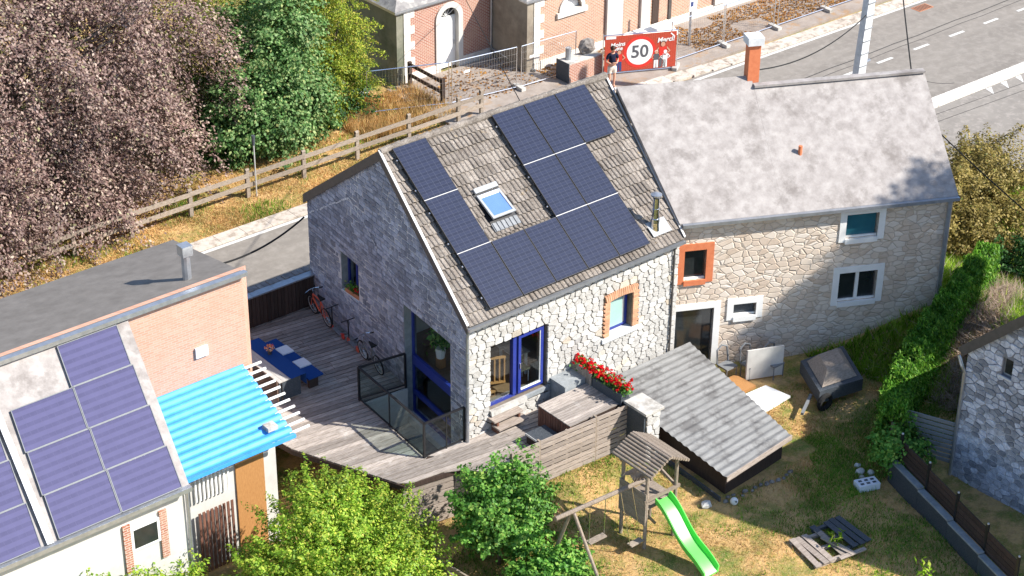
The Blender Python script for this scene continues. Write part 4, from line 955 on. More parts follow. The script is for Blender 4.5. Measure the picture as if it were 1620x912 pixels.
def nroof(u0, u1, zr, b_r, ur0=None, ur1=None, cut=0):
    m = MB(); e = NP; ur0 = u0 if ur0 is None else ur0; ur1 = u1 if ur1 is None else ur1
    for (ba, za, bb, zb_) in ((-.14, 3.98, b_r, zr), (b_r+.001, zr, 2*b_r+.2, 3.9)):
        ua0, ua1, ub0, ub1 = (u0, u1, ur0, ur1) if za < zb_ else (ur0, ur1, u0, u1)
        q = [e(ua0,ba,za), e(ua1,ba,za), e(ub1,bb,zb_), e(ub0,bb,zb_)]; m.add(q+[p-Vector((0,0,.12)) for p in q], [(0,1,2,3),(7,6,5,4),(0,4,5,1),(1,5,6,2),(2,6,7,3),(3,7,4,0)])
    return m.build('roof', 'fibre_roof', nh)
nroof(3.0, 8.36, 6.52, 3.1); nroof(-.12, 2.998, 6.75, 3.4, ur0=-1.1, ur1=2.998)
MB().bar(NP(3.0,3.1,6.55), NP(8.36,3.1,6.55), .22, .07).build('ridge_cap', 'fibre_roof', nh)
MB().bar(NP(-.05,-.2,3.92), NP(8.36,-.2,3.92), .12, .1).build('gutter', 'zinc', nh)
m = MB(); nbox(m, 2.85, 3.2, 3.25, 3.6, 6.2, 7.75); ch = m.build('chimney', 'chimney_clay', nh)
m = MB(); nbox(m, 2.78, 3.27, 3.18, 3.67, 7.76, 8.0); m.build('cap', 'sill_stone', ch)
MB().tube([NP(3.9, 1.3, 4.9), NP(3.9, 1.3, 5.35)], .06, 8).build('roof_vent', 'chimney_clay', nh)
for i, h in enumerate(HN):
    m = MB(); t_ = .2 if i != 0 else .22; o_ = .03
    nbox(m, h[0]-t_, h[0], -o_, .2, h[2]-(0 if i == 1 else .1), h[3]+t_); nbox(m, h[1], h[1]+t_, -o_, .2, h[2]-(0 if i == 1 else .1), h[3]+t_); nbox(m, h[0], h[1], -o_, .2, h[3], h[3]+t_)
    if i != 1: nbox(m, h[0], h[1], -o_-.03, .2, h[2]-.16, h[2]-.001)
    w_ = m.build('door' if i == 1 else 'window', 'chimney_clay' if i == 0 else 'white_paint', nh)
    m = MB(); nbox(m, h[0]+.04, h[1]-.04, .12, .13, h[2]+.04, h[3]-.04); m.build('pane', ['dark_pane','dark_pane','slate_panel','teal_pane','dark_pane'][i], w_)
    m = MB(); 
    if i == 4: nbox(m, 5.5, 5.6, .06, .11, h[2], h[3])
    nbox(m, h[0], h[1], .06, .11, h[2], h[2]+.05); m.build('glazing_bar', 'white_paint', w_)
m = MB(); nbox(m, 8.1, 8.2, -.1, -.02, -1, 3.9); m.build('downpipe', 'zinc', nh)
# shed with grey corrugated roof
sh = empty('low_shed', (5.6, -2.8, -1.1), 'low shed with grey corrugated roof against the stone house', 'shed')
C4 = [Vector((4.05,-.05,.02)), Vector((7.5,-.05,.02)), Vector((6.55,-5.05,-.22)), Vector((3.75,-5.35,-.22))]
m = MB(); vs_ = []; N_ = 120
for i in range(N_+1):
    f_ = i/N_; a = C4[0].lerp(C4[3], f_); b = C4[1].lerp(C4[2], f_); d = Vector((0,0,.018*math.cos(2*math.pi*f_*20))); vs_ += [a+d, b+d]
m.add(vs_, [(2*i+1, 2*i, 2*i+2, 2*i+3) for i in range(N_)]); m.build('corrugated_roof', 'grey_sheet', sh)
m = MB(); m.prism([(4.2,-.1,-1.3), (7.3,-.1,-1.3), (6.4,-4.9,-1.3), (3.95,-5.15,-1.3)], (0,0,1.0)); m.build('walls', 'dark_wood', sh)
m = MB(); m.bar(C4[3]+Vector((0,-.02,-.05)), C4[2]+Vector((0,-.02,-.05)), .03, .16); m.build('verge_board', 'fence_wood', sh)
m = MB(); m.bar((3.72,-2.9,-.95), (3.62,-5.3,-1.0), .05, .35); tag(m.build('edging_board', 'slate_panel'), 'dark edging board between the shed and the lawn', 'edging')
# odds and ends by the neighbour
m = MB(); m.prism([(7.55,-2.1,-.93), (8.6,-2.15,-.93), (8.75,-3.0,-.93), (7.6,-3.1,-.93)], (0,0,.07)); tag(m.build('white_board', 'white_paint'), 'white board lying on the ground beside the low shed', 'board')
m = MB(); m.prism([(7.5,-1.2,-.94), (8.3,-1.2,-.94), (8.35,-2.0,-.94), (7.45,-2.0,-.94)], (0,0,.1)); tag(m.build('wooden_pallet_board', 'warm_wood'), 'honey coloured wooden board between neighbour door and white board', 'board')
m = MB(); m.prism([(8.45,-1.45,-.95), (9.5,-1.9,-.95), (9.5,-1.95,-.95), (8.45,-1.5,-.95)], (0,0,1.0)); tag(m.build('privacy_panel', 'white_render'), 'pale upright panel standing against the neighbouring stone wall', 'panel')
for i, (x, y, wh_) in enumerate(((8.15,-1.0,'beside the neighbour door'), (8.75,-1.35,'in front of the pale upright panel'), (9.35,-1.75,'at the far end of the pale upright panel'))):
    b = empty('garden_chair', (x, y, -1), 'dark curved garden chair '+wh_, 'chair', 'garden chairs by the neighbouring house')
    MB().mm((x-.22,y-.2,-.6), (x+.22,y+.2,-.55)).build('seat', 'grey_paint', b); MB().tube([(x-.22,y+.2,-.55), (x-.2,y+.26,-.1), (x,y+.28,.0), (x+.2,y+.26,-.1), (x+.22,y+.2,-.55)], .03, 6).build('backrest', 'grey_paint', b)
    for dx in (-.2,.2):
        for dy in (-.18,.18): MB().tube([(x+dx,y+dy,-1.02), (x+dx,y+dy,-.58)], .016, 6).build('leg', 'grey_paint', b)
ct = empty('covered_trailer', (10.6,-3.9,-1), 'dark trailer with a brown tarpaulin beside the neighbouring stone wall', 'trailer')
MB().prism([(9.5,-4.3,-.75), (11.0,-4.6,-.75), (11.9,-3.0,-.75), (10.3,-2.8,-.75)], (0,0,.4)).build('bed', 'slate_panel', ct)
MB().add([(9.7,-4.2,-.33), (10.95,-4.4,-.33), (11.7,-3.1,-.33), (10.4,-2.95,-.33), (10.2,-3.9,-.05), (10.85,-3.95,-.05), (11.3,-3.3,-.05), (10.6,-3.2,-.05)], [(3,2,1,0),(4,5,6,7),(0,1,5,4),(1,2,6,5),(2,3,7,6),(3,0,4,7)]).build('tarpaulin', 'rail_wood', ct)
for x, y in ((9.7,-4.35), (11.75,-2.9)): MB().ring((x,y,-.75), .22, .08, 'y', 18, 6).build('wheel', 'rubber', ct)
MB().bar((9.6,-3.9,-.7), (8.7,-4.4,-.72), .08, .08).build('drawbar', 'grey_paint', ct)
ct.location = (10.05,-3.5,-1)
# ------------------------------------------------------------------ shaded stone house (south-east)
eh = empty('shaded_stone_house', (11, -12, -1), 'bluish stone house in shade with dark fascia and a tiny window', 'house')
EX = 9.5; EB = -8.3; ER = -13.2; EF = -18.1; EZ = 3.0; PE = (7.9-EZ)/(EB-ER)
ez = lambda y: EZ+PE*(EB-y) if y > ER else EZ+PE*(y-EF)
HW = (-9.72,-9.4,2.75,3.3)
m = MB()
def pe(u0, u1, a0, a1, b0, b1):
    m.add([(EX,u0,a0),(EX,u1,a1),(EX,u1,b1),(EX,u0,b0),(EX+.4,u0,a0),(EX+.4,u1,a1),(EX+.4,u1,b1),(EX+.4,u0,b0)], [(3,2,1,0),(4,5,6,7),(0,1,5,4),(1,2,6,5),(2,3,7,6),(3,0,4,7)])
strips([EF, ER, HW[0], HW[1], EB], [HW], -2.2, ez, pe); ew = m.build('gable_wall', 'mortar_grey', eh)
sd = [p for p in scatter(-13.2, EB, -1.2, 6.3, .27, .15, .3, rng) if p[1] < ez(p[0]) and not inh(p, HW, .05)]
m = MB()
for poly in cells(sd, [(1,0,EB), (PE,1,EZ+PE*EB), (0,-1,1.3)], [HW], .01, 1.5): stone_into(m, poly, lambda u, z, d: (EX-d, u, z), .025)
m.build('gable_stones', 'blue_stone', ew)['kind'] = 'stuff'
MB().mm((EX+.41, EF, -2.2), (20, EF+.4, EZ)).mm((EX+.41, EB-.4, -2.2), (20, EB, EZ)).mm((19.6, EF+.41, -2.2), (20, EB-.41, EZ)).build('walls', 'mortar_grey', eh)
m = MB(); 
for y0, z0, y1, z1 in ((EB+.15, ez(EB)-.12, ER, ez(ER)+.06), (ER-.001, ez(ER)+.06, EF-.15, ez(EF)-.12)):
    q = [(EX-.08,y0,z0), (20,y0,z0), (20,y1,z1), (EX-.08,y1,z1)]; m.add(q+[(a,b,c+.1) for a,b,c in q], [(3,2,1,0),(4,5,6,7),(0,1,5,4),(1,2,6,5),(2,3,7,6),(3,0,4,7)])
m.build('roof', 'slate', eh)
m = MB(); m.bar((EX-.1, EB+.17, ez(EB)-.12), (EX-.1, ER, ez(ER)+.1), .05, .26); m.build('fascia', 'fascia', eh)
MB().tube([(EX-.1, EB+.2, 2.75), (EX-.12, EB+.05, 2.5), (EX-.06, EB-.02, 2.3), (EX-.06, EB-.02, -1)], .05, 8).build('downpipe', 'blue_frame', eh).data.materials[0] = MATS['zinc']
w_ = MB().mm((EX+.1, HW[0]+.003, HW[2]+.003), (EX+.16, HW[1]-.003, HW[3]-.003)).build('window', 'grey_panel', eh); MB().mm((EX+.085, HW[0]+.04, HW[2]+.06), (EX+.095, HW[1]-.04, HW[3]-.04)).build('pane', 'dark_pane', w_)
MB().mm((EX-.04, HW[0]-.03, HW[2]-.06), (EX+.08, HW[1]+.03, HW[2]-.003)).build('sill', 'sill_stone', w_)
# retaining wall with board fence in front of it
rw = empty('garden_wall', (7.3,-9.8,-1.2), 'dark garden wall with pale stepped coping below a board fence', 'wall')
A0 = Vector((7.98,-7.45,0)); A1 = Vector((6.25,-12.9,0)); dv = (A1-A0); Lw = dv.length; dv /= Lw; az = math.atan2(dv.y, dv.x)
for i in range(4):
    a = A0+dv*(i*1.43); b = A0+dv*(i*1.43+1.42); z = -.36-.05*i
    MB().bar((a.x,a.y,(z-1.5)/2), (b.x,b.y,(z-1.5)/2), .16, z+1.5).build('wall_block', 'slate_panel', rw); MB().bar((a.x,a.y,z+.025), (b.x,b.y,z+.025), .19, .05).build('coping', 'grey_panel', rw)
bf = empty('board_fence', (7.5,-9.8,-.5), 'dark brown board fence with posts on top of the garden wall', 'fence')
off = Vector((.2,.06,0))
for i in range(5):
    p = A0+dv*(.2+i*1.36)+off; MB().mm((p.x-.035,p.y-.035,-1.2), (p.x+.035,p.y+.035,.5-.05*i)).build('post', 'black_metal', bf); MB().tube([(p.x,p.y,.5-.05*i), (p.x,p.y,.53-.05*i)], .03, 8).build('post_cap', 'pale_metal', bf)
    if i < 4:
        q = p+dv*1.32
        for k_ in range(4): 
            z = -.28+.17*k_-.05*i; a = p+dv*.06; MB().bar((a.x,a.y,z), (q.x,q.y,z), .03, .155).build('board', 'dark_wood', bf)
# slatted gate between hedge and house
gt = empty('slatted_gate', (9.3,-7.6,-1), 'grey green slatted gate between the clipped hedge and the shaded house', 'gate')
for i in range(9): MB().bar((8.9,-6.9,-.6+.15*i), (9.45,-8.25,-.6+.15*i), .03, .1).build('slat', 'grey_paint', gt)
# ------------------------------------------------------------------ street: rail fence, brick hall, site fence, banner, pole
b0_ = mark()
rf = empty('rail_fence', (5,17.35,-.8), 'weathered post and rail fence along the grass verge', 'fence')
px_ = [-7.9,-5.6,-3.36,-1.24,1.04,3.32,5.64,7.94,10.25,12.55,13.64]
py_ = lambda x: 17.25+.012*x
frn = random.Random(12)
for x in px_:
    h = frn.uniform(1.0, 1.1); m = MB(); m.mm((x-.07,py_(x)-.05,-1.0), (x+.07,py_(x)+.05,-.86+h)); m.tube([(x-.07,py_(x),-.86+h-.01), (x+.07,py_(x),-.86+h-.01)], .06, 8); m.build('post', 'rail_wood', rf)
for a, b in zip(px_, px_[1:]):
    for z in (-.38,.0): MB().bar((a-.02,py_(a)-.06,z+frn.uniform(-.02,.02)), (b+.02,py_(b)-.06,z+frn.uniform(-.02,.02)), .045, .15).build('rail', 'rail_wood', rf)
gf = empty('gate_rails', (13.15,20.2,-.8), 'dark wooden side rails running from the verge fence to the brick hall', 'fence')
for y in (19.15,21.2): MB().mm((13.1,y-.06,-.9), (13.24,y+.06,.2)).build('post', 'dark_wood', gf)
for z in (-.35,.08): MB().bar((13.15,19.15,z), (13.15,21.2,z+.02), .05, .14).build('rail', 'dark_wood', gf)
# brick hall: door block + wing
bh = empty('brick_hall', (20,22,-.8), 'old brick hall with stone quoins, arched white door and slate roof', 'building')
ZW = 2.12
def arch_wall(m, x0, x1, y, z0, z1, cx, w, zs, th=.35, n=16, zb=None):
    """wall with an arched opening centred cx, width w, springing zs, from zb"""
    zb = z0 if zb is None else zb; r_ = w/2
    m.mm((x0,y,z0), (cx-r_,y+th,z1)); m.mm((cx+r_,y,z0), (x1,y+th,z1))
    if zb > z0: m.mm((cx-r_,y,z0), (cx+r_,y+th,zb))
    for i in range(n):
        a, b = math.pi*i/n, math.pi*(i+1)/n; xa, xb = cx-r_*math.cos(a), cx-r_*math.cos(b); za, zb_ = zs+r_*math.sin(a), zs+r_*math.sin(b)
        m.add([(xa,y,za),(xb,y,zb_),(xb,y,z1),(xa,y,z1),(xa,y+th,za),(xb,y+th,zb_),(xb,y+th,z1),(xa,y+th,z1)], [(0,1,2,3),(7,6,5,4),(0,4,5,1),(2,6,7,3)])
def arch_trim(m, y0, y1, cx, r0, r1, zs, zb, n=16):
    for i in range(n):
        a, b = math.pi*i/n, math.pi*(i+1)/n; P_ = lambda r, t: (cx-r*math.cos(t), zs+r*math.sin(t))
        q = [P_(r0,a), P_(r0,b), P_(r1,b), P_(r1,a)]; m.add([(x,y0,z) for x,z in q]+[(x,y1,z) for x,z in q], [(3,2,1,0),(4,5,6,7),(0,1,5,4),(2,3,7,6)])
    if zb is not None: m.mm((cx-r1,y0,zb), (cx-r0,y1,zs)); m.mm((cx+r0,y0,zb), (cx+r1,y1,zs))
YD = 21.5; DX = 15.3
m = MB(); arch_wall(m, 13.15, 17.75, YD, -1.2, ZW, DX, .96, 1.35); bw_ = m.build('door_wall', 'red_brick', bh)
m = MB(); arch_trim(m, YD-.06, YD+.3, DX, .44, .66, 1.35, -.78); m.build('door_surround', 'white_render', bh)
d_ = MB().mm((DX-.44,YD+.16,-.75), (DX+.44,YD+.2,1.3)).build('door', 'white_paint', bh)
MB().mm((DX-.32,YD+.145,.0), (DX+.28,YD+.158,1.15)).mm((DX-.32,YD+.145,-.65), (DX+.28,YD+.158,-.12)).build('panel', 'white_paint', d_); MB().mm((DX+.34,YD+.12,.15), (DX+.37,YD+.16,.32)).build('handle', 'steel', d_)
fl_ = MB(); fl_.prism([(DX-.43*math.cos(math.pi*i/12),YD+.2,1.36+.43*math.sin(math.pi*i/12)) for i in range(13)], (0,.02,0)); fo = fl_.build('fanlight', 'dark_pane', bh)
m = MB(); [m.bar((DX,YD+.19,1.36), (DX+.43*math.cos(t),YD+.19,1.36+.43*math.sin(t)), .03,.02) for t in (.5,1.05,1.57,2.1,2.64)]; m.mm((DX-.44,YD+.17,1.3),(DX+.44,YD+.21,1.36)); m.build('glazing_bar', 'white_paint', fo)
MB().mm((12.8,YD+.0,-1.2), (13.149,31,ZW)).build('side_wall', 'stained_render', bh)
MB().mm((17.4,19.3,-1.2), (17.749,YD-.001,ZW)).build('wing_side_wall', 'brown_render', bh)
MB().mm((13.14,YD-.05,-1.2), (DX-.67,YD,-.45)).build('plinth', 'dressed_stone', bh); MB().mm((DX+.67,YD-.05,-1.2), (17.39,YD,-.4)).build('plinth', 'dressed_stone', bh)
YW = 19.3; FX = 19.65
m = MB(); arch_wall(m, 17.751, 21.4, YW, -1.2, ZW, FX, 1.0, 1.35, zb=1.3); m.mm((21.401,YW,-1.2),(60,YW+.35,ZW)); m.build('wing_wall', 'tan_brick', bh)
m = MB(); arch_trim(m, YW-.06, YW+.2, FX, .5, .66, 1.35, None); m.mm((FX-.78,YW-.1,1.13), (FX+.78,YW+.2,1.33)); m.build('window_surround', 'dressed_stone', bh)
MB().prism([(FX-.49*math.cos(math.pi*i/12),YW+.15,1.35+.49*math.sin(math.pi*i/12)) for i in range(13)], (0,.02,0)).build('fan_window', 'white_paint', bh)
MB().mm((17.74,YW-.06,-1.2), (60,YW-.001,-.42)).build('plinth', 'dressed_stone', bh)
for x, y, s_ in ((13.15,YD,1), (17.75,YW,1)):
    for i in range(8):
        z = -.45+i*.325; L = .5 if i % 2 else .3; slab('quoin', 'dressed_stone', bh, (x+L/2-.02,y-.0,z+.15), (L,.06,.315)); slab('quoin', 'brown_render', bh, (x-.005,y+(.8-L)/2+.03,z+.15), (.05,.8-L,.315))
for x0, w_ in ((21.45,.85), (23.3,.5), (27.5,.6)): MB().mm((x0,YW-.12,-.42), (x0+w_,YW-.001,ZW)).build('pilaster', 'white_render', bh)
m = MB(); m.mm((22.4,YW-.03,-.4), (23.2,YW-.002,1.6)); m.build('shutter', 'tan_brick', bh)
MB().mm((24.0,YW-.04,-.42), (24.35,YW-.003,1.9)).build('dark_door', 'dark_wood', bh); MB().mm((24.9,YW-.05,-.42), (25.05,YW-.003,1.9)).build('downpipe', 'fascia', bh)
m = MB(); m.prism([(22.3,YW-.12,-.42), (24.8,YW-.12,-.42), (24.8,YW-.9,-.8), (22.3,YW-.9,-.8)], (0,0,.06)); m.build('stone_apron', 'dressed_stone', bh)
for z0, z1, e in ((ZW,ZW+.08,.1), (ZW+.08,ZW+.16,.18)):
    MB().mm((12.8-e,YD-e,z0+.001), (17.4,YD+.4,z1)).mm((17.4-e,YW-e,z0+.001), (60,YW+.4,z1)).mm((12.8-e,YD+.401,z0+.001),(13.2,31,z1)).build('cornice', 'zinc' if e > .1 else 'dressed_stone', bh)
m = MB(); a, b = (12.6,YD-.2,ZW+.17), (17.5,YD-.2,ZW+.17)
m.add([a,(17.4,YD-.2,ZW+.17),(17.4,YD+2.6,ZW+2.0),(15.2,YD+2.6,ZW+2.0),(12.6,31,ZW+.17),(15.2,31,ZW+2.0)], [(0,1,2,3),(0,3,5,4)]); m.add([(17.2,YW-.2,ZW+.17),(60,YW-.2,ZW+.17),(60,YW+4,ZW+2.6),(20.5,YW+4,ZW+2.6),(17.2,31,ZW+.17),(20.5,31,ZW+2.6)], [(0,1,2,3),(0,3,5,4)]); m.build('roof', 'slate', bh)
MB().tube([(17.33,YD-.08,ZW), (17.33,YD-.08,-.4), (17.5,20.0,-.62), (17.7,19.1,-.68)], .05, 8).build('downpipe', 'zinc', bh)
# garden gate pier with chimney pipe and rock
gp = empty('brick_planter', (18.9,17.8,-.8), 'low brick planter box with a dark tarred end beside the site fence', 'planter')
MB().mm((18.02,17.5,-.85), (19.75,18.2,-.02)).build('brick_box', 'red_brick', gp); MB().mm((17.98,17.48,-.85), (18.015,18.22,.06)).build('dark_end', 'slate_panel', gp); MB().mm((18.05,17.53,-.018), (19.7,18.17,.02)).build('fill', 'concrete', gp)
m = MB(); m.tube([(18.35,17.95,.0), (18.35,17.95,.5)], .12, 12); tag(m.build('steel_pipe', 'zinc'), 'short grey steel pipe standing on the brick planter', 'pipe')
m = MB(); r = np.random.default_rng(2); m.sphere((19.35,18.0,.28), (.38,.25,.32), 9, 6); m.v = [tuple(np.array(p)+r.normal(size=3)*.03) for p in m.v]; tag(m.build('boulder', 'boulder_rock'), 'rough grey boulder on the brick planter by the banner', 'boulder')
# site fence panels
def heras(ax, ay, bx_, by_, label, nV=26, z=-.74, h=1.72):
    e = empty('site_fence_panel', ((ax+bx_)/2,(ay+by_)/2,z), label, 'fence panel', 'mesh site fence panels')
    m = MB(); A = Vector((ax,ay,z+.08)); B = Vector((bx_,by_,z+.08)); up = Vector((0,0,h-.08))
    for p, q in ((A,A+up),(B,B+up),(A,B),(A+up,B+up)): m.tube([p,q], .021, 6)
    m.build('frame', 'steel', e); m = MB()
    for i in range(1,nV): p = A.lerp(B,i/nV); m.bar(p,p+up,.005,.005)
    for i in range(1,6): m.bar(A+up*(i/6),B+up*(i/6),.006,.006)
    m.build('mesh', 'steel', e); return e
def foot(x, y, label, rz=1.5):
    m = MB(); m.box((x,y,-.68),(.62,.2,.13),rz); o = m.build('concrete_foot','concrete'); return tag(o,label,'fence foot','concrete feet of the site fence')
heras(13.3,18.75,16.1,18.35,'mesh site fence panel standing open in front of the white arched door'); heras(16.3,18.3,18.9,18.15,'mesh site fence panel between the open panel and the brick planter'); heras(10.3,20.0,13.2,18.8,'mesh site fence panel between the conifers and the side rails')
foot(16.2,18.3,'concrete fence foot between the open panel and brick planter')
for i, x in enumerate((22.4,25.35,28.45,31.3)):
    wh_ = ('next to the red banner','second after the red banner','third after the red banner','farthest along the road from the red banner')[i]
    heras(x+.03,16.5,x+2.9,16.5,'mesh site fence panel along the road, '+wh_); foot(x+2.92,16.45,'concrete fence foot under the road fence, '+wh_)
foot(22.25,16.0,'concrete fence foot at the corner of the red banner', .6)
# banner
BK = -.48; ba = Vector((19.52,17.26,0)); bb = Vector((22.24,15.96,0)); bd_ = (bb-ba).normalized(); bnv = Vector((bd_.y,-bd_.x,0)); BL = (bb-ba).length
br = empty('speed_banner', (20.9,16.6,-.74), 'red banner with a 50 speed sign on a fence panel beside the road', 'banner')
Z0, Z1 = -.62, .86
def BP(u, z, d=0): return ba+bd_*u+bnv*d+Vector((0,0,z))
m = MB(); m.add([BP(.06,Z0,.03),BP(BL-.06,Z0,.03),BP(BL-.06,Z1,.03),BP(.06,Z1,.03),BP(.06,Z0,.02),BP(BL-.06,Z0,.02),BP(BL-.06,Z1,.02),BP(.06,Z1,.02)], [(0,1,2,3),(7,6,5,4),(0,4,5,1),(1,5,6,2),(2,6,7,3),(3,7,4,0)]); m.build('sheet','banner_brick',br)
m = MB()
for u in (0,BL): m.tube([BP(u,-.7),BP(u,.98)],.021,6)
m.tube([BP(0,-.68),BP(BL,-.68)],.021,6); m.tube([BP(0,.9),BP(BL,.9)],.021,6); m.build('frame','steel',br)
def disc(u, z, rx_, rz_, d, mat, n=32, u0=None):
    m = MB(); m.add([BP(u+rx_*math.cos(2*math.pi*i/n), z+rz_*math.sin(2*math.pi*i/n), d) for i in range(n)], [tuple(range(n))]); return m.build('print',mat,br)
UC = BL*.49; disc(UC,.12,.66,.66,.034,'banner_red'); disc(UC,.12,.53,.53,.038,'white_paint')
def text(body, u, z, size, mat, d=.042, shear=0, bold=0, rot=0):
    c = bpy.data.curves.new('lettering','FONT'); c.body = body; c.size = size; c.align_x = 'CENTER'; c.align_y = 'CENTER'; c.shear = shear; c.offset = bold; c.resolution_u = 4
    t = bpy.data.objects.new('lettering',c); COL.objects.link(t); dg = bpy.context.evaluated_depsgraph_get(); me = bpy.data.meshes.new_from_object(t.evaluated_get(dg)); COL.objects.unlink(t); bpy.data.objects.remove(t)
    me.materials.clear(); me.materials.append(MATS[mat]); o = bpy.data.objects.new('lettering',me); COL.objects.link(o); o.parent = br
    X_ = bd_*math.cos(rot)+Vector((0,0,1))*math.sin(rot); Y_ = -bd_*math.sin(rot)+Vector((0,0,1))*math.cos(rot); p = BP(u,z,d)-WL[br.name]
    o.matrix_local = Matrix(((X_.x,Y_.x,bnv.x,p.x),(X_.y,Y_.y,bnv.y,p.y),(X_.z,Y_.z,bnv.z,p.z),(0,0,0,1))); return o
text('50',UC,.12,.72,'print_grey',bold=.014); text('Merci!',BL*.835,.55,.27,'white_paint',bold=.008,shear=.2,rot=.06)
text('Moins',BL*.19,.5,.24,'white_paint',bold=.007,shear=.2,rot=.1); text('vite',BL*.2,.33,.22,'white_paint',bold=.007,shear=.2,rot=.1)
def pfig(u, z, h, shirt, legs, skin='skin', hair='hair', arms=True):
    def q(pts, mat, d): m = MB(); m.add([BP(u+a*h,z+b*h,d) for a,b in pts],[tuple(range(len(pts)))]); m.build('print',mat,br)
    q([(-.13,0),(-.02,0),(-.01,.42),(.01,.42),(.02,0),(.13,0),(.12,.5),(-.12,.5)],legs,.040); q([(-.13,.45),(.13,.45),(.16,.8),(-.16,.8)],shirt,.042)
    if arms: q([(-.16,.8),(-.3,.62),(-.15,.5),(-.15,.55),(-.24,.62),(-.13,.76)],skin,.041); q([(.16,.8),(.3,.62),(.15,.5),(.15,.55),(.24,.62),(.13,.76)],skin,.041)
    m = MB(); m.add([BP(u+.085*h*math.cos(t),z+h*.9+.1*h*math.sin(t),.044) for t in np.linspace(0,2*math.pi,13)[:-1]],[tuple(range(12))]); m.build('print',skin,br)
    m = MB(); m.add([BP(u+.1*h*math.cos(t),z+h*.93+.1*h*math.sin(t),.043) for t in np.linspace(-.2,math.pi+.2,10)],[tuple(range(10))]); m.build('print',hair,br)
pfig(BL*.215,-.6,.86,'banner_red','print_blue'); pfig(BL*.8,-.58,1.05,'banner_red','print_grey'); pfig(BL*.715,-.6,.72,'print_grey','white_paint',hair='beige_cloth'); pfig(BL*.835,-.6,.7,'white_paint','white_paint','white_paint','white_paint')
m = MB(); m.bar(BP(.1,Z1-.06,.034),BP(.5,Z1-.06,.034),.002,.1,up=(0,0,1)); m.build('print','white_paint',br); m = MB(); m.bar(BP(BL-.3,Z1-.06,.036),BP(BL-.16,Z1-.2,.036),.002,.05); m.build('print','white_paint',br)
# small site signs, street sign, marker pole
for x, y, lb in ((13.75,18.66,'small white notice on the open site fence panel'),(16.6,18.24,'small white notice on the fence panel by the quoined corner')):
    m = MB(); m.mm((x,y-.07,.45),(x+.28,y-.06,.55)); tag(m.build('notice_plate','white_paint'),lb,'notice','notices on the site fence')
sg = empty('street_sign',(24.25,17.33,-.8),'grey sign post with a white sign behind the site fence','sign')
MB().tube([(24.25,17.33,-.8),(24.25,17.33,2.2)],.05,8).build('post','zinc',sg); MB().mm((24.1,17.26,.75),(24.5,17.28,1.5)).build('plate','white_paint',sg); MB().mm((24.15,17.25,.95),(24.3,17.258,1.15)).build('symbol','print_blue',sg); m = MB(); m.mm((24.75,17.3,1.2),(25.2,17.32,1.6)); m.build('blue_plate','blue_frame',sg)
mp = empty('marker_post',(3.57,17.15,-.8),'thin grey marker post with a dark head by the rail fence','post')
MB().tube([(3.57,17.15,-.85),(3.57,17.15,1.15)],.025,8).build('shaft','pale_metal',mp); MB().tube([(3.57,17.15,1.1),(3.57,17.15,1.45)],[.05,.07],8).build('head','slate_panel',mp)
tb_ = empty('flower_tub', (11.0,21.3,-.8), 'small red tub with a green plant beside the conifers', 'planter')
MB().tube([(11.0,21.3,-.85),(11.0,21.3,-.45)],[.22,.3],12).build('tub','red_paint',tb_); MB().tube([(11.0,21.3,-.45),(11.0,21.3,-.42)],.29,12).build('rim','white_paint',tb_); r = np.random.default_rng(4)
P = np.array((11.0,21.3,-.25))+r.normal(size=(120,3))*np.array((.14,.14,.1)); V, F = leafquads(P,r.normal(size=(120,3))+np.array((0,0,.8)),r.uniform(.08,.14,120),.7,r); np_mesh('leaves',V,F,'shrub_leaf',tb_,WL[tb_.name])
# concrete lattice pole
pp = empty('utility_pole',(24.9,9.0,-.8),'pale concrete utility pole with brackets beside the road','pole')
m = MB(); b0 = Vector((24.76,9,-.8)); b1 = Vector((25.35,9.02,9.0))
def polebox(w0,w1,d0,d1): 
    vs = []
    for p,wd,dd in ((b0,w0,d0),(b1,w1,d1)): vs += [p+Vector((sx*wd/2,sy*dd/2,0)) for sx,sy in ((-1,-1),(1,-1),(1,1),(-1,1))]
    m.add(vs,[(3,2,1,0),(4,5,6,7),(0,1,5,4),(1,2,6,5),(2,3,7,6),(3,0,4,7)])
polebox(.42,.3,.3,.22); m.build('shaft','sill_stone',pp)
for i in range(7): p = b0.lerp(b1,.14+i*.05); MB().mm((p.x-.2,p.y-.17,p.z),(p.x+.2,p.y-.13,p.z+.035)).build('step_bracket','zinc',pp)
m = MB(); m.tube([b0.lerp(b1,.1)+Vector((.23,-.02,0)),b0.lerp(b1,.9)+Vector((.2,-.02,0))],.03,6); m.build('conduit','rubber',pp); MB().tube([b0.lerp(b1,.2)+Vector((.24,-.05,0)),b0.lerp(b1,.2)+Vector((.4,-.1,.05))],.06,8).build('insulator','zinc',pp)
to_street(b0_)
def cable(a, b, sag, r_, label):
    a, b = Vector(a), Vector(b); m = MB(); m.tube([a.lerp(b,i/14)-Vector((0,0,sag*4*(i/14)*(1-i/14))) for i in range(15)],r_,5); tag(m.build('overhead_cable','rubber'),label,'cable','overhead cables')
cable((.15,8.97,2.85),(-5.0,6.0,4.25),.28,.03,'thick black cable sagging from the gable to the brick neighbour')
cable((4.61,4.41,7.0),SF((15.98,21.3,1.99)),.0,.014,'thin cable running from the tiled ridge towards the brick hall')
cable(SF((24.95,9.0,3.05)),NP(3.0,3.4,6.9),.5,.022,'black cable from the utility pole to the orange chimney house')
cable(SF((25.33,9,8.7)),NP(7.95,3.1,6.56),.15,.022,'taut cable from the pole top to the ridge of the stone neighbour')
cable(NP(8.36,1.6,5.2),(15.5,-8.15,3.05),.1,.02,'thin cable crossing above the yellow bush')
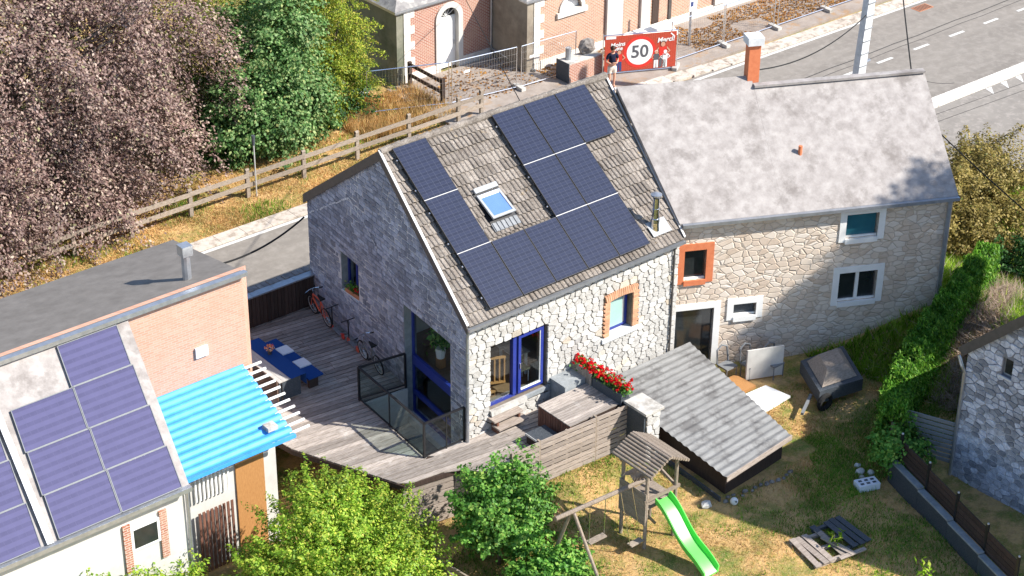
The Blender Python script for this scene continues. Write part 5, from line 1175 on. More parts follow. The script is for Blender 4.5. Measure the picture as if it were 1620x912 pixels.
# ------------------------------------------------------------------ trees and shrubs
def crown(blobs, ncl, per, leaf_len, asp, seed, droop=.3, L=.8, wd=.25, lob=.22, flat=.6, hang=0.0, fill=.12, inner=.55):
    """clumped sprays of leaves on lumpy ellipsoids, with a sparse filling inside -> V,F"""
    r = np.random.default_rng(seed); Ps = []; Ns = []; As = []; tot = sum(b[1][0]*b[1][1]+b[1][1]*b[1][2]+b[1][0]*b[1][2] for b in blobs)
    for c, rad in blobs:
        c = np.array(c); rad = np.array(rad); n = max(6, int(ncl*(rad[0]*rad[1]+rad[1]*rad[2]+rad[0]*rad[2])/tot))
        k = np.arange(n)+.5; ph_ = np.arccos(1-2*k/n); th_ = math.pi*(1+5**.5)*k+r.uniform(0, 6.28)     # even cover of the shell, then jitter
        d = np.stack([np.cos(th_)*np.sin(ph_), np.sin(th_)*np.sin(ph_), np.cos(ph_)], 1)+r.normal(size=(n,3))*.16; d /= np.linalg.norm(d,axis=1)[:,None]
        ph = r.uniform(0,6.28,(6,)); fr = r.uniform(2.2,5.5,(6,3))*r.choice([-1,1],(6,3)); lump = sum(np.sin(d@fr[q]+ph[q]) for q in range(6))/6
        rr = (.86+lob*lump*1.5)+r.uniform(-.16,.1,n); st = c+d*rad*rr[:,None]
        dirv = d+np.array((0,0,-droop))+r.normal(size=(n,3))*.3; dirv /= np.linalg.norm(dirv,axis=1)[:,None]; LL = L*r.uniform(.55,1.35,n); m = per
        t = r.uniform(-.35,1,(n,m)); W = (wd*r.uniform(.6,1.4,n))[:,None]*(1.05-.75*np.clip(t,0,1)); J = r.normal(size=(n,m,3))*W[:,:,None]*np.array((1,1,.55))
        P = st[:,None,:]+dirv[:,None,:]*(t*LL[:,None])[:,:,None]+J; P[:,:,2] -= hang*np.clip(t,0,1)**2*LL[:,None]
        N = np.array((0,0,flat))+d[:,None,:]*.45+J/np.maximum(wd,.05)*.35+r.normal(size=P.shape)*.4
        Ps.append(P.reshape(-1,3)); Ns.append(N.reshape(-1,3)); As.append(np.repeat(dirv[:,None,:],m,1).reshape(-1,3))
        q = int(n*m*fill); e = r.normal(size=(q,3)); e /= np.linalg.norm(e,axis=1)[:,None]; Ps.append(c+e*rad*(inner+.3*r.uniform(size=(q,1)))); Ns.append(e+r.normal(size=(q,3))*.6); As.append(r.normal(size=(q,3)))
    P = np.concatenate(Ps); N = np.concatenate(Ns); A = np.concatenate(As); return leafquads(P,N,leaf_len*r.uniform(.6,1.3,len(P)),asp,r,A)
def limbs(base, blobs, r0, seed, nb=3):
    r = random.Random(seed); m = MB(); b = Vector(base); top = Vector(blobs[0][0]); mid = b.lerp(top,.55)+Vector((r.uniform(-.2,.2),r.uniform(-.2,.2),0))
    m.tube([b-Vector((0,0,.2)),b.lerp(mid,.5),mid,top],[r0*1.25,r0,r0*.75,r0*.35],9)
    for c, rad in blobs:
        for k_ in range(nb):
            a = b.lerp(mid,r.uniform(.5,1)); e = Vector(c)+Vector((r.uniform(-.7,.7)*rad[0],r.uniform(-.7,.7)*rad[1],r.uniform(-.3,.7)*rad[2])); h_ = a.lerp(e,.5)+Vector((0,0,.15*rad[2]))
            m.tube([a,h_,e],[r0*.4,r0*.25,r0*.08],6)
    return m
def tree(name, base, blobs, mat, label, cat, ntw, per, ll, asp, seed, r0=.15, group=None, trunkmat='bark', **kw):
    e = empty(name, base, label, cat, group); limbs(base,blobs,r0,seed).build('trunk',trunkmat,e,smooth=True)
    V, F = crown(blobs,ntw,per,ll,asp,seed,**kw); np_mesh('crown',V,F,mat,e,WL[e.name]); return e
b0_ = mark()
tree('copper_beech',(-4.2,22.2,-.8),[((-4.5,21.8,4.2),(6.6,4.6,6.2)),((-.6,21.6,2.8),(4.4,3.3,4.4)),((-8,20.5,2.5),(4.5,3.2,4.5)),((-3.5,19.3,1.2),(5.0,2.1,2.6)),((.8,20.6,5.2),(3.3,2.6,2.6)),((.4,20.2,.9),(2.1,1.8,1.9)),((2.6,20.8,3.6),(1.6,1.3,.8)),((2.7,20.8,1.6),(1.3,1.2,.8)),((-6.3,18.6,.5),(3.2,1.7,2.0)),((-9.5,18.6,1.5),(3,2,3)),((-2.2,18.6,-.1),(2.4,1.2,1.1)),((-6.6,17.0,.2),(2.0,.8,1.4)),((-1.3,17.9,-.1),(1.2,.7,.9)),((-9,24,8),(5,3.5,4.5)),((-3,25,9),(6,3.5,4)),((2.2,23.5,7),(3,2.5,3))],'beech_leaf','large weeping copper beech with brownish purple leaves behind the rail fence','tree',1200,290,.115,.6,11,.4,droop=.6,L=1.9,wd=.34,lob=.3,flat=.6,hang=.55,fill=.05)
tree('maple_tree',(6.0,20.3,-.8),[((6.0,20.2,1.7),(2.1,1.6,2.2)),((6.6,20.2,3.8),(1.7,1.5,1.6)),((4.6,19.9,.7),(1.2,1.1,1.4)),((7.4,19.9,.9),(1.2,1.1,1.4)),((6.0,19.2,.3),(1.5,.9,.9))],'maple_leaf','fresh green maple tree in front of the conifers','tree',420,95,.12,.75,21,.14,droop=.15,L=.55,wd=.24,lob=.26,fill=.15)
for i, (b, bl, lb) in enumerate((((9.5,21.0,-.8),[((9.4,21.0,2.6),(1.2,1.0,3.4)),((8.8,20.5,.8),(1.1,.9,1.8)),((10.2,20.8,1.2),(.8,.8,2.0)),((9.2,20.9,5.2),(.9,.9,2.2))],'yellowish conifer beside the green stained wall of the hall'),
        ((8.6,23.2,-.8),[((8.6,23.2,3.4),(1.6,1.3,4.0)),((9.2,22.8,2.0),(1.3,1.1,2.4)),((10,23,5),(1.2,1,2.5))],'tall yellow green conifer behind the maple'),
        ((3.9,23.0,-.8),[((4.0,22.8,3.2),(1.7,1.3,3.6)),((3.6,22.2,1.6),(1.4,1.0,2.0)),((5.4,23,5),(1.5,1.2,2.4))],'yellow green conifer between the copper beech and the maple'))):
    tree('conifer',b,bl,'thuja_leaf',lb,'tree',330,95,.1,.42,31+i,.14,'conifers behind the rail fence',droop=.35,L=.75,wd=.16,lob=.22,flat=.35,hang=.35,fill=.15)
tree('dark_bush',(4.1,20.2,-.8),[((4.2,20.3,.3),(1.4,1.0,1.2)),((6.0,20.8,.0),(2.2,1.0,1.1)),((9,20.6,-.1),(1.8,.9,.9))],'dark_green_leaf','dark green undergrowth at the foot of the maple','bush',200,70,.12,.6,41,.05,L=.5,wd=.2)
to_street(b0_)
tree('hornbeam',(-6.2,-1.5,-1.8),[((-6.3,-1.4,.1),(1.7,1.3,1.45)),((-5.2,-1.6,-.3),(1.35,1.1,1.25)),((-7.7,-1.3,-.5),(1.3,1.1,1.2)),((-6.3,-2.5,-.7),(2.1,1.2,1.3)),((-6.3,-1.1,1.0),(.8,.7,.75)),((-4.7,-2.3,-.9),(1.2,.9,.9))],'hornbeam_leaf','big bright yellow green hornbeam in front of the deck','tree',760,85,.085,.6,51,.12,droop=-.75,L=.62,wd=.11,lob=.24,flat=.75,fill=.2)
tree('green_shrub',(-2.1,-3.0,-1.5),[((-2.1,-3.0,-.2),(1.0,.85,1.0)),((-2.6,-3.0,.45),(.65,.55,.7)),((-1.6,-2.9,.45),(.65,.55,.7)),((-1.45,-3.1,-.5),(.8,.7,.8))],'shrub_leaf','round fresh green shrub growing before the screen fence','shrub',250,75,.1,.75,61,.05,droop=-.8,L=.6,wd=.12,lob=.3,fill=.2)
for i, (b, rad, lb) in enumerate((((-2.1,-4.5,-1.55),(.75,.6,.45),'low leafy bush in front of the round shrub'),((-1.45,-4.6,-1.45),(.6,.5,.4),'low leafy bush beside the swing frame'),((-2.7,-4.9,-1.6),(.9,.7,.5),'low leafy bush beside the small wooden rail fence'),((-2.0,-5.4,-1.6),(.9,.6,.45),'low leafy bush spreading towards the lawn'))):
    tree('low_bush',b,[((b[0],b[1],b[2]+.35),rad),((b[0]+.3,b[1]-.1,b[2]+.45),tuple(a*.7 for a in rad))],'shrub_leaf',lb,'bush',70,60,.1,.8,71+i,.03,'low bushes by the swing',droop=-.6,L=.35,wd=.12,lob=.3)
tree('wall_creeper',(-10.6,-.2,-1.8),[((-11.9,-.1,-.4),(1.3,.5,1.0)),((-10.4,-.1,-.6),(1.1,.45,.9)),((-13.4,-.1,-.3),(1.2,.5,1.0)),((-9.6,.1,-1.0),(.6,.4,.7))],'hornbeam_leaf','yellow green creeper covering the foot of the white neighbouring wall','creeper',260,70,.09,.7,45,.04,droop=-.2,L=.35,wd=.14,lob=.3)
# clipped hedge
hg = empty('clipped_hedge',(12,-4.6,-1),'long clipped bright green hedge running from the garden wall past the neighbouring stone house','hedge')
r = np.random.default_rng(8); HLn = [(8.25,-6.75,.75),(9.6,-5.75,.8),(11.2,-4.95,.95),(13.2,-4.25,1.15),(15.2,-3.6,1.3),(17.6,-2.5,.9)]; Ps = []
for (xa,ya,za),(xb,yb,zb2) in zip(HLn,HLn[1:]):
    Lh = math.hypot(xb-xa,yb-ya); n = int(Lh*5200); t = r.uniform(-.02,1.02,n); nx_, ny_ = (yb-ya)/Lh, -(xb-xa)/Lh; wv = r.uniform(0,.6,n); tp = za+(zb2-za)*t; zq = r.uniform(-1.15,1,n); f_ = r.integers(0,5,n); hgt = tp+1.1
    zq = -1.1+r.uniform(0,1,n)*hgt; top = f_ >= 3; zq[top] = tp[top]+r.normal(size=top.sum())*.07; left = f_ <= 1; wv[left] = r.normal(size=left.sum())*.05; rt = f_ == 2; wv[rt] = .6+r.normal(size=rt.sum())*.06
    bump_ = .08*np.sin((xa+(xb-xa)*t)*5.1+zq*2)+.05*np.sin((xa+(xb-xa)*t)*11+wv*7); zq = zq+bump_*top; wv = wv+bump_*left
    Ps.append(np.c_[xa+(xb-xa)*t+nx_*wv, ya+(yb-ya)*t+ny_*wv, zq])
P = np.concatenate(Ps); n = len(P); V, F = leafquads(P,r.normal(size=(n,3))+np.array((0,-.2,.5)),r.uniform(.08,.17,n),.32,r,np.tile((0,0,1.),(n,1))); np_mesh('foliage',V,F,'hedge_leaf',hg,WL[hg.name])
for (xa,ya,za) in HLn: MB().tube([(xa+.15,ya-.25,-1.2),(xa+.15,ya-.25,za-.3)],.05,6).build('stem','bark',hg)
tree('creeper_bush',(8.3,-7.3,-1),[((8.35,-7.25,-.15),(.6,.5,.6)),((8.8,-7.5,-.3),(.4,.4,.4))],'shrub_leaf','leafy climber spilling over the end of the garden wall','bush',60,60,.1,.8,81,.03,L=.35,wd=.14)
tree('yellow_bush',(21.6,1.5,-1.7),[((21.3,1.7,-.7),(2.1,1.5,1.5)),((23.3,2.0,-.6),(2.3,1.5,1.5)),((20.6,.7,-1.0),(1.3,1.1,1.0)),((22.0,-.1,-1.0),(1.7,1.2,1.1)),((24.3,3.0,-.9),(1.4,1,1))],'elder_leaf','wide sun bleached yellowish bush between field and side road','bush',520,85,.11,.6,91,.08,droop=-.3,L=.6,wd=.18,lob=.28,fill=.2)
tree('green_bush',(20.6,-2.7,-1.4),[((20.7,-2.6,-.8),(1.0,1.0,.7)),((19.6,-1.6,-1.0),(.7,.6,.5))],'dark_green_leaf','dark green bush below the yellowish bush','bush',90,70,.12,.6,95,.04,L=.4,wd=.16)
# unseen tree added out of frame, crown shaped to shade the neighbouring wall
tree('added_shade_tree',(22.6,-16,-1),[((23.4,-15.9,15.7),(2.3,1.9,1.9)),((21.7,-16.3,14.6),(1.6,1.3,1.3))],'maple_leaf','tall unseen tree added behind the shaded stone house for its shade','tree',300,80,.19,.6,99,.25,L=.7,wd=.3)
# ------------------------------------------------------------------ grass
def nz(x, y, s, k):
    return (np.sin(x*s+k)*np.cos(y*s*1.13-k*.7)+np.sin((x+y)*s*.71+k*2.1)+np.cos((x*.6-y)*s*1.37+k*1.3)*.8)/2.8
def blades(name, regions, n, h, w, mat, seed, dens=None, lean=.35, z=None):
    r = np.random.default_rng(seed); Ps = []
    for (x0,x1,y0,y1), share in regions:
        k_ = int(n*share); x = r.uniform(x0,x1,k_); y = r.uniform(y0,y1,k_); ok = np.ones(k_,bool) if dens is None else r.uniform(size=k_) < dens(x,y); Ps.append(np.stack([x[ok],y[ok]],1))
    P = np.concatenate(Ps); m_ = len(P); zz_ = H(P[:,0],P[:,1]) if z is None else np.full(m_,z); B = np.c_[P,zz_-.01]
    a = r.uniform(0,6.28,m_); hh = h*r.uniform(.4,1.3,m_); ww = w*r.uniform(.6,1.3,m_); la = r.uniform(0,6.28,m_); ln = lean*hh*r.uniform(.2,1.6,m_)
    dx = np.c_[np.cos(a),np.sin(a),np.zeros(m_)]*ww[:,None]*.5; tip = B+np.c_[np.cos(la)*ln,np.sin(la)*ln,hh]
    V = np.stack([B-dx,B+dx,tip],1).reshape(-1,3); o = np_mesh(name,V,np.arange(m_*3).reshape(m_,3),mat); o['kind'] = 'stuff'; return o
inshed = lambda x,y: (x > 3.7-(y+.0)*.0)&(x < 7.5)&(y > -5.3)
def lawn_ok(x,y): return ~inshed(x,y) & ~((y > FY(x)-.05)&(x > -.9)&(x < 4.0)) & ~((x > 7.95+.317*(y+7.45))&(y < -7.3)) & ~((y > -.5-.17*(x+3.3))&(x < -.8))
LAWN = [((-4.5,8.2,-14,-1.9),.8),((5.5,13,-7.4,-2.4),.3)]
def d_dry(x,y): return lawn_ok(x,y)*np.clip(.5+.8*nz(x,y,2.3,1.),.12,1)
def d_green(x,y): 
    sh = sst(3.6,4.8,x)*sst(-4.3,-5.3,y); nearf = sst(-3.6,-2.4,y)*(x < 4); lft = sst(-.2,-1.6,x)
    return lawn_ok(x,y)*np.clip(.02+.95*np.clip(nz(x,y,2.9,4.)-.18,0,1)+.55*sh*(nz(x,y,1.1,2.)>-.3)+.3*nearf+.35*lft,0,1)
blades('dry_lawn_grass',LAWN,110000,.075,.022,'dry_grass',1,d_dry,1.0); blades('green_lawn_grass',LAWN,180000,.11,.024,'green_grass',2,d_green,.6)
blades('tall_lawn_grass',[((-4,8,-13,-2.1),1)],26000,.26,.022,'green_grass',3,lambda x,y: lawn_ok(x,y)*np.clip((nz(x,y,3.7,7.)-.5)*2.2+.55*(sst(-2.8,-2.2,y)*(x>-.8)*(x<3.4))+.5*((x>3.3)&(x<3.9)&(y<-3.6)&(y>-5.2)),0,1),.4)
b0_ = mark()
VER = [((-10,13.2,15.55,17.3),.5),((-9,13.2,17.3,19.6),.5)]
blades('dry_verge_grass',VER,70000,.1,.028,'dry_grass',5,lambda x,y: np.clip(.62+.6*nz(x,y,1.9,1.),.15,1),.9,z=-.86); blades('green_verge_grass',VER,50000,.16,.028,'green_grass',6,lambda x,y: np.clip((nz(x,y,1.5,3.)-.2)*1.3,0,1)+.4*((x>8)&(y>17.7)&(y<19.2))+.45*((x<-2.2)&(y<17.6)&(y>16.6)&(nz(x,y,2.,1.)>0)),.5,z=-.86)
blades('tall_dry_grass',[((9.0,13.1,18.0,21),1)],16000,.4,.03,'dry_grass',7,lambda x,y: np.clip(.5+.7*nz(x,y,2.2,9.),0,1),.5,z=-.86)
to_street(b0_)
strip = lambda x,y: np.abs((x-12.0)-.0*y-1.75*(y+5.4)) 
def fld(x,y): return (x > 11.3-.25*(y+3.5))&((y < .29-(x-7.24)*.5-.15)|(x > 14.8))&~((x > 9.4)&(y < -8.2))&(x+y < 30.5)
def path_(x,y): 
    c = -7.1+.43*(x-9.6); return np.exp(-((y-c+.2*np.sin(x*1.7))/(.85+.2*np.sin(x*2.3)))**2)*(x<19)
FLD = [((9,28,-8.3,7),1)]
blades('bright_field_grass',FLD,190000,.34,.045,'bright_grass',8,lambda x,y: fld(x,y)*np.clip(.95-1.1*path_(x,y)+.3*nz(x,y,2.,2.),.03,1),.6)
blades('dry_field_straw',FLD,150000,.3,.035,'straw',9,lambda x,y: fld(x,y)*np.clip(.95*path_(x,y)+.12,0,1),1.6)
b0_ = mark(); r = np.random.default_rng(77); n = 5200; x = np.r_[r.uniform(23.5,36,n),r.uniform(13.4,17.4,900),r.uniform(17.8,22,700)]; y = np.r_[r.uniform(16.6,19.0,n),r.uniform(18.2,21.2,900),r.uniform(18.3,19.2,700)]; ok = (nz(x,y,1.7,3.)>-.25); ok[n:] = r.uniform(size=1600)<.6
P = np.c_[x,y,np.full(len(x),-.735)][ok]; V, F = leafquads(P,np.array((0,0,1.))+r.normal(size=P.shape)*.35,r.uniform(.06,.16,len(P)),.7,r); np_mesh('fallen_leaves',V,F,'litter_leaf')['kind'] = 'stuff'; to_street(b0_)
# ------------------------------------------------------------------ playground
pt = empty('play_tower',(1.2,-5.05,-1.0),'wooden play tower with a pole roof, swing beam and platform on the lawn','play tower')
LX, RX_, FY0, BY0 = .68, 1.7, -5.5, -4.6
for x, y, zt in ((LX,FY0,1.5),(RX_,FY0,1.45),(LX,BY0,1.45),(RX_,BY0,1.45)): MB().tube([(x,y,-1.15),(x,y,zt)],.05,8).build('post','play_wood',pt)
XM = (LX+RX_)/2; ZE, ZK = 1.42, 1.78
for sgn in (-1,1):
    for i in range(8):
        f_ = (i+.5)/8; x = XM+sgn*f_*.68; z = ZK-(ZK-ZE)*f_*1.05
        MB().tube([(x,FY0-.28,z),(x,BY0+.28,z)],.042,8).build('roof_pole','play_wood',pt)
for y in (FY0,BY0):
    MB().bar((XM,y,ZK-.06),(LX-.12,y,ZE-.1),.05,.09).build('rafter','play_wood',pt); MB().bar((XM,y,ZK-.06),(RX_+.12,y,ZE-.1),.05,.09).build('rafter','play_wood',pt)
for i in range(8): slab('platform_board','rail_wood',pt,(XM,FY0+.06+i*.115,.2),(1.06,.108,.03))
for i in range(5): slab('side_board','rail_wood',pt,(LX-.06,(FY0+BY0)/2,.3+i*.1),(.025,1.0,.092))
for i in range(5): slab('side_board','rail_wood',pt,(LX-.06,(FY0+BY0)/2,.22-i*.1),(.025,1.0,.092))
m = MB(); m.prism([(LX+.0,BY0+.1,.75),(XM-.1,BY0+.1,.75),(XM-.1,BY0-.25,.95),(LX,BY0-.25,.95)],(0,0,.03)); m.prism([(XM-.1,BY0-.25,.95),(XM+.2,BY0-.3,.55),(LX+.2,BY0-.3,.55),(LX,BY0-.25,.95)],(0,.02,.02)); m.build('little_roof','play_wood',pt)
MB().bar((LX-.1,FY0-.02,.52),(RX_+.12,FY0-.02,.52),.06,.09).build('rail','play_wood',pt); MB().bar((RX_,FY0,.55),(RX_,BY0,.85),.05,.08).build('rail','play_wood',pt); MB().bar((LX,FY0,.1),(LX+.4,FY0+.05,-.4),.05,.07).build('brace','play_wood',pt)
sw_ = empty('swing_set',(-.6,-5.0,-1.0),'weathered swing beam on a splayed leg frame joined to the play tower','swing')
BZ = .84
MB().tube([(-1.95,-5.0,BZ+.04),(1.2,-5.05,BZ-.08)],.06,8).build('beam','play_wood',sw_)
MB().tube([(-1.45,-5.0,BZ),(-1.35,-4.2,-1.15)],.045,8).build('leg','play_wood',sw_); MB().tube([(-1.4,-5.0,BZ-.02),(-1.05,-5.05,BZ-.2),(-1.0,-5.1,-1.15)] if False else [(-1.38,-5.05,BZ-.02),(-1.1,-5.85,-1.15)],.045,8).build('leg','play_wood',sw_)
for x0, x1, z, y, lb in ((-.82,-.26,-.42,-5.0,'plank swing seat hanging on chains next to the splayed legs'),(.2,.62,-.72,-5.45,'plank swing seat hanging on chains beside the play tower')):
    s_ = empty('plank_swing',((x0+x1)/2,y,z),lb,'swing seat','swings on the beam'); MB().mm((x0,y-.09,z),(x1,y+.09,z+.035)).build('seat','rail_wood',s_)
    for x in (x0+.02,x1-.02): MB().tube([(x,y,z+.03),(x,-5.0,BZ-.02)],.012,5).build('chain','steel',s_)
# slide
sl = empty('green_slide',(1.2,-6.6,-1.0),'bright green wavy plastic slide coming down from the play tower','slide')
prof_ = []
NS = 72
for i in range(NS+1):
    f_ = i/NS; y = FY0-.02-f_*1.9; z = .3-1.28*f_+.09*math.sin(f_*math.pi*2.6+.3)*(1-f_*.5); prof_.append((y,max(z,-.95)))
m = MB(); secs = [(-.27,.17),(-.24,.18),(-.2,.02),(.2,.02),(.24,.18),(.27,.17),(.25,-.02),(-.25,-.02)]; n = len(secs); vs_ = []
for y, z in prof_: vs_ += [(1.22+a,y,z+b) for a,b in secs]
m.add(vs_,[(i*n+k_,i*n+(k_+1)%n,(i+1)*n+(k_+1)%n,(i+1)*n+k_) for i in range(NS) for k_ in range(n)]+[tuple(range(n))[::-1],tuple(NS*n+k_ for k_ in range(n))]); m.build('chute','slide_green',sl)
# ------------------------------------------------------------------ lawn odds and ends
def pallet(c, rz, mat, label, seed, miss=()):
    e = empty('broken_pallet',c,label,'pallet','broken pallets on the lawn'); r = random.Random(seed); M = Matrix.Rotation(rz,3,'Z'); c = Vector(c)
    for i in range(5):
        if i in miss: continue
        p = c+M@Vector((0,-.42+i*.21,.11)); slab('plank',mat,e,p,(1.25,.17,.025),rz=rz+r.uniform(-.05,.05),ry=r.uniform(-.03,.03))
    for x in (-.52,.0,.52): p = c+M@Vector((x,0,.045)); slab('bearer',mat,e,p,(.1,1.0,.09),rz=rz)
    return e
pallet((4.1,-8.4,-1.0),-1.75,'fence_wood','broken pale pallet with missing planks lying on the dry lawn',1,(3,)); pallet((5.0,-8.35,-1.0),-1.7,'slate_panel','dark blue grey pallet lying half in the weeds',2,(1,))
m = MB(); m.bar((4.45,-8.2,-.82),(4.6,-9.15,-.86),.16,.03); m.bar((4.2,-9.05,-.88),(5.0,-9.2,-.86),.12,.03); tag(m.build('loose_planks','fence_wood'),'loose pale planks lying across the two broken pallets','planks')
bk = empty('building_block',(7.2,-7.3,-1.0),'pale blue grey hollow building block on the lawn','block'); MB().box((7.2,-7.3,-.9),(.62,.36,.2),-.35).build('body','foam_block',bk); m = MB()
for i in range(3):
    for j in range(2): p = Vector((7.2,-7.3,0))+Matrix.Rotation(-.35,3,'Z')@Vector((-.18+i*.18,-.07+j*.14,0)); m.box((p.x,p.y,-.797),(.1,.07,.008),-.35)
m.build('cavity','slate_panel',bk)
m = MB(); m.sphere((3.85,-5.6,-.89),.11,14,10); fb = m.build('football','white_paint',smooth=True); tag(fb,'small white football on the dry lawn near the shed','ball'); m = MB(); m.sphere((3.83,-5.63,-.885),.1115,6,4); 
d_ = MB(); d_.tube([(3.8,-5.72,-.82),(3.78,-5.735,-.8)],.03,6); d_.build('patch','print_grey',fb)
for i, (x, y, s_, lb) in enumerate(((7.55,-6.75,.12,'grey stone at the foot of the clipped hedge'),(7.75,-6.95,.1,'small grey stone next to the garden wall end'),(7.4,-6.95,.08,'dark pebble beside the building block'),(3.2,-5.4+.2,.13,'pale rock on the lawn between slide and shed'),(7.72,-6.5,.09,'white stone at the foot of the clipped hedge'))):
    r = np.random.default_rng(i); m = MB(); m.sphere((x,y,-1+s_*.6),(s_*1.2,s_,s_*.8),7,5); m.v = [tuple(np.array(p)+r.normal(size=3)*s_*.12) for p in m.v]; tag(m.build('stone','white_render' if i in (3,4) else 'concrete'),lb,'stone','stones on the lawn')
for i in range(14):
    r = np.random.default_rng(200+i); x = 3.75+i*.18; y = -5.42-.01*i+r.normal()*.07; s_ = r.uniform(.035,.085); m = MB(); m.sphere((x,y,-.99+s_*.4),(s_*1.3,s_,s_*.8),6,4); m.v = [tuple(np.array(p)+r.normal(size=3)*s_*.12) for p in m.v]; tag(m.build('edging_stone','boulder_rock'),'rough edging stone in the row along the shed front','stone','edging stones along the shed')
def sprig(c, h, seed, label, n=9):
    e = empty('leafy_sapling',c,label,'plant','leafy saplings by the lawn'); r = np.random.default_rng(seed); m = MB(); Vs = []; Fs = []; nv = 0
    for k_ in range(3):
        tip = Vector(c)+Vector((r.normal()*.16,r.normal()*.16,h*r.uniform(.8,1.1))); m.tube([c,Vector(c).lerp(tip,.5)+Vector((.02,0,0)),tip],[.014,.01,.005],5)
        P = np.array([Vector(c).lerp(tip,t) for t in np.linspace(.45,1,n)])+r.normal(size=(n,3))*.06; ax = np.c_[r.normal(size=(n,2)),np.full(n,-.8)]; V, F = leafquads(P+ax*.05,r.normal(size=(n,3))*.6+np.array((0,0,1.)),r.uniform(.16,.26,n),.36,r,ax*2); Vs.append(V); Fs.append(F+nv); nv += len(V)
    m.build('stems','bark',e); np_mesh('leaves',np.concatenate(Vs),np.concatenate(Fs),'bright_grass',e,WL[e.name])
sprig((4.15,-10.4,-1.05),.62,1,'leafy sapling with drooping leaves below the pale broken pallet'); sprig((5.15,-11.0,-1.05),.85,2,'taller leafy sapling on the shaded lawn below the dark pallet'); sprig((4.6,-10.7,-1.05),.5,3,'small leafy sapling between the two larger saplings'); sprig((4.5,-8.6,-1.0),.5,4,'weeds growing up between the two broken pallets')
# small rail fence by the hornbeam
rl = empty('small_rail_fence',(-3.5,-2.3,-1.6),'short mossy wooden rail fence beside the hornbeam','fence')
for a, b in (((-3.75,-1.5),(-3.62,-2.75)),((-3.62,-2.8),(-3.4,-4.2))):
    for z in (-1.35,-1.12): MB().bar((*a,z),(*b,z-.03),.05,.12).build('rail','play_wood',rl)
for x, y in ((-3.75,-1.5),(-3.6,-2.78),(-3.4,-4.2)): MB().mm((x-.06,y-.05,-1.9),(x+.06,y+.05,-1.0)).build('post','play_wood',rl)
# ------------------------------------------------------------------ bikes and scooters
def bike(front, rear, col, label, rimcol, lean=.12):
    f_, b_ = Vector((*front,0)), Vector((*rear,0)); L = (f_-b_).length; ang = math.atan2((f_-b_).y,(f_-b_).x)
    e = empty('bicycle',((f_.x+b_.x)/2,(f_.y+b_.y)/2,0),label,'bicycle','bicycles leaning on the gable',ang); e.rotation_euler = (-lean,0,ang); h = L/2; rw_ = .31
    for nm, x in (('wheel',h),('wheel',-h)):
        w_ = MB().ring((x,0,rw_),rw_-.02,.022,'y',28,6).build(nm,'rubber',e,world=False); MB().ring((x,0,rw_),rw_-.05,.012,'y',28,5).build('rim',rimcol,w_,world=False)
        m = MB(); [m.tube([(x,0,rw_),(x+(rw_-.05)*math.cos(t),0,rw_+(rw_-.05)*math.sin(t))],.003,3) for t in np.linspace(0,6.28,13)[:-1]]; m.tube([(x,-.05,rw_),(x,.05,rw_)],.02,6); m.build('spokes','steel',w_,world=False)
    bb_ = (-.05,0,.28); hd = (h-.18,0,.78); hd2 = (h-.14,0,.62); st_ = (-.2,0,.78); m = MB()
    for p, q, r_ in ((bb_,hd2,.026),(st_,hd,.022),(bb_,st_,.022),(hd,hd2,.026)): m.tube([p,q],r_,7)
    for y in (-.05,.05): m.tube([(-h,y,rw_),bb_],.012,6); m.tube([(-h,y,rw_),st_],.011,6); m.tube([(h,y,rw_),(hd2[0]+.01,y*.7,.6)],.014,6)
    m.build('frame',col,e,world=False)
    MB().tube([(h-.19,0,.78),(h-.22,0,.92),(h-.18,0,.95)],.014,6).tube([(h-.26,-.29,.95),(h-.18,-.1,.96),(h-.18,.1,.96),(h-.26,.29,.95)],.013,6).build('handlebar','steel',e,world=False)
    for s_ in (-1,1): MB().tube([(h-.25,s_*.2,.95),(h-.27,s_*.31,.945)],.02,6).build('grip','rubber',e,world=False)
    MB().tube([st_,(-.23,0,.88)],.013,6).build('seat_post','steel',e,world=False)
    MB().prism([(-.38,-.09,.88),(-.38,.09,.88),(-.22,.05,.88),(-.06,.015,.88),(-.06,-.015,.88),(-.22,-.05,.88)],(0,0,.045)).build('saddle','rubber',e,world=False)
    MB().ring((-.05,-.05,.28),.085,.01,'y',16,4).tube([(-.05,-.06,.28),(.08,-.08,.16)],.011,5).tube([(-.05,.06,.28),(-.18,.08,.4)],.011,5).build('crank','grey_paint',e,world=False)
    m = MB(); m.box((.09,-.12,.155),(.08,.1,.02)); m.box((-.19,.12,.405),(.08,.1,.02)); m.build('pedals','rubber',e,world=False)
bike((-.12,8.25),(-.24,7.33),'coral_paint','coral red bicycle leaning in the corner by the plank wall','pale_metal'); bike((-.46,5.2),(-.6,4.25),'grey_paint','dark grey bicycle leaning beside the glass balustrade','pale_metal')
def scooter(front, rear, col, label):
    f_, b_ = Vector((*front,0)), Vector((*rear,0)); L = (f_-b_).length; ang = math.atan2((f_-b_).y,(f_-b_).x); h = L/2
    e = empty('kick_scooter',((f_.x+b_.x)/2,(f_.y+b_.y)/2,0),label,'scooter','scooters along the gable',ang); e.rotation_euler = (-.08,0,ang)
    for x in (h,-h): MB().ring((x,0,.09),.07,.024,'y',16,6).build('wheel',col,e,world=False)
    MB().box((0,0,.1),(L-.14,.12,.03)).build('deck','grey_paint',e,world=False); MB().tube([(h,0,.1),(h-.06,0,.28),(h-.14,0,.85)],.02,7).build('steering_tube','black_metal',e,world=False)
    MB().tube([(h-.14,-.22,.86),(h-.14,.22,.86)],.016,6).build('handlebar','black_metal',e,world=False); MB().box((-h+.02,0,.18),(.16,.06,.015),ry=.3).build('mudguard',col,e,world=False)
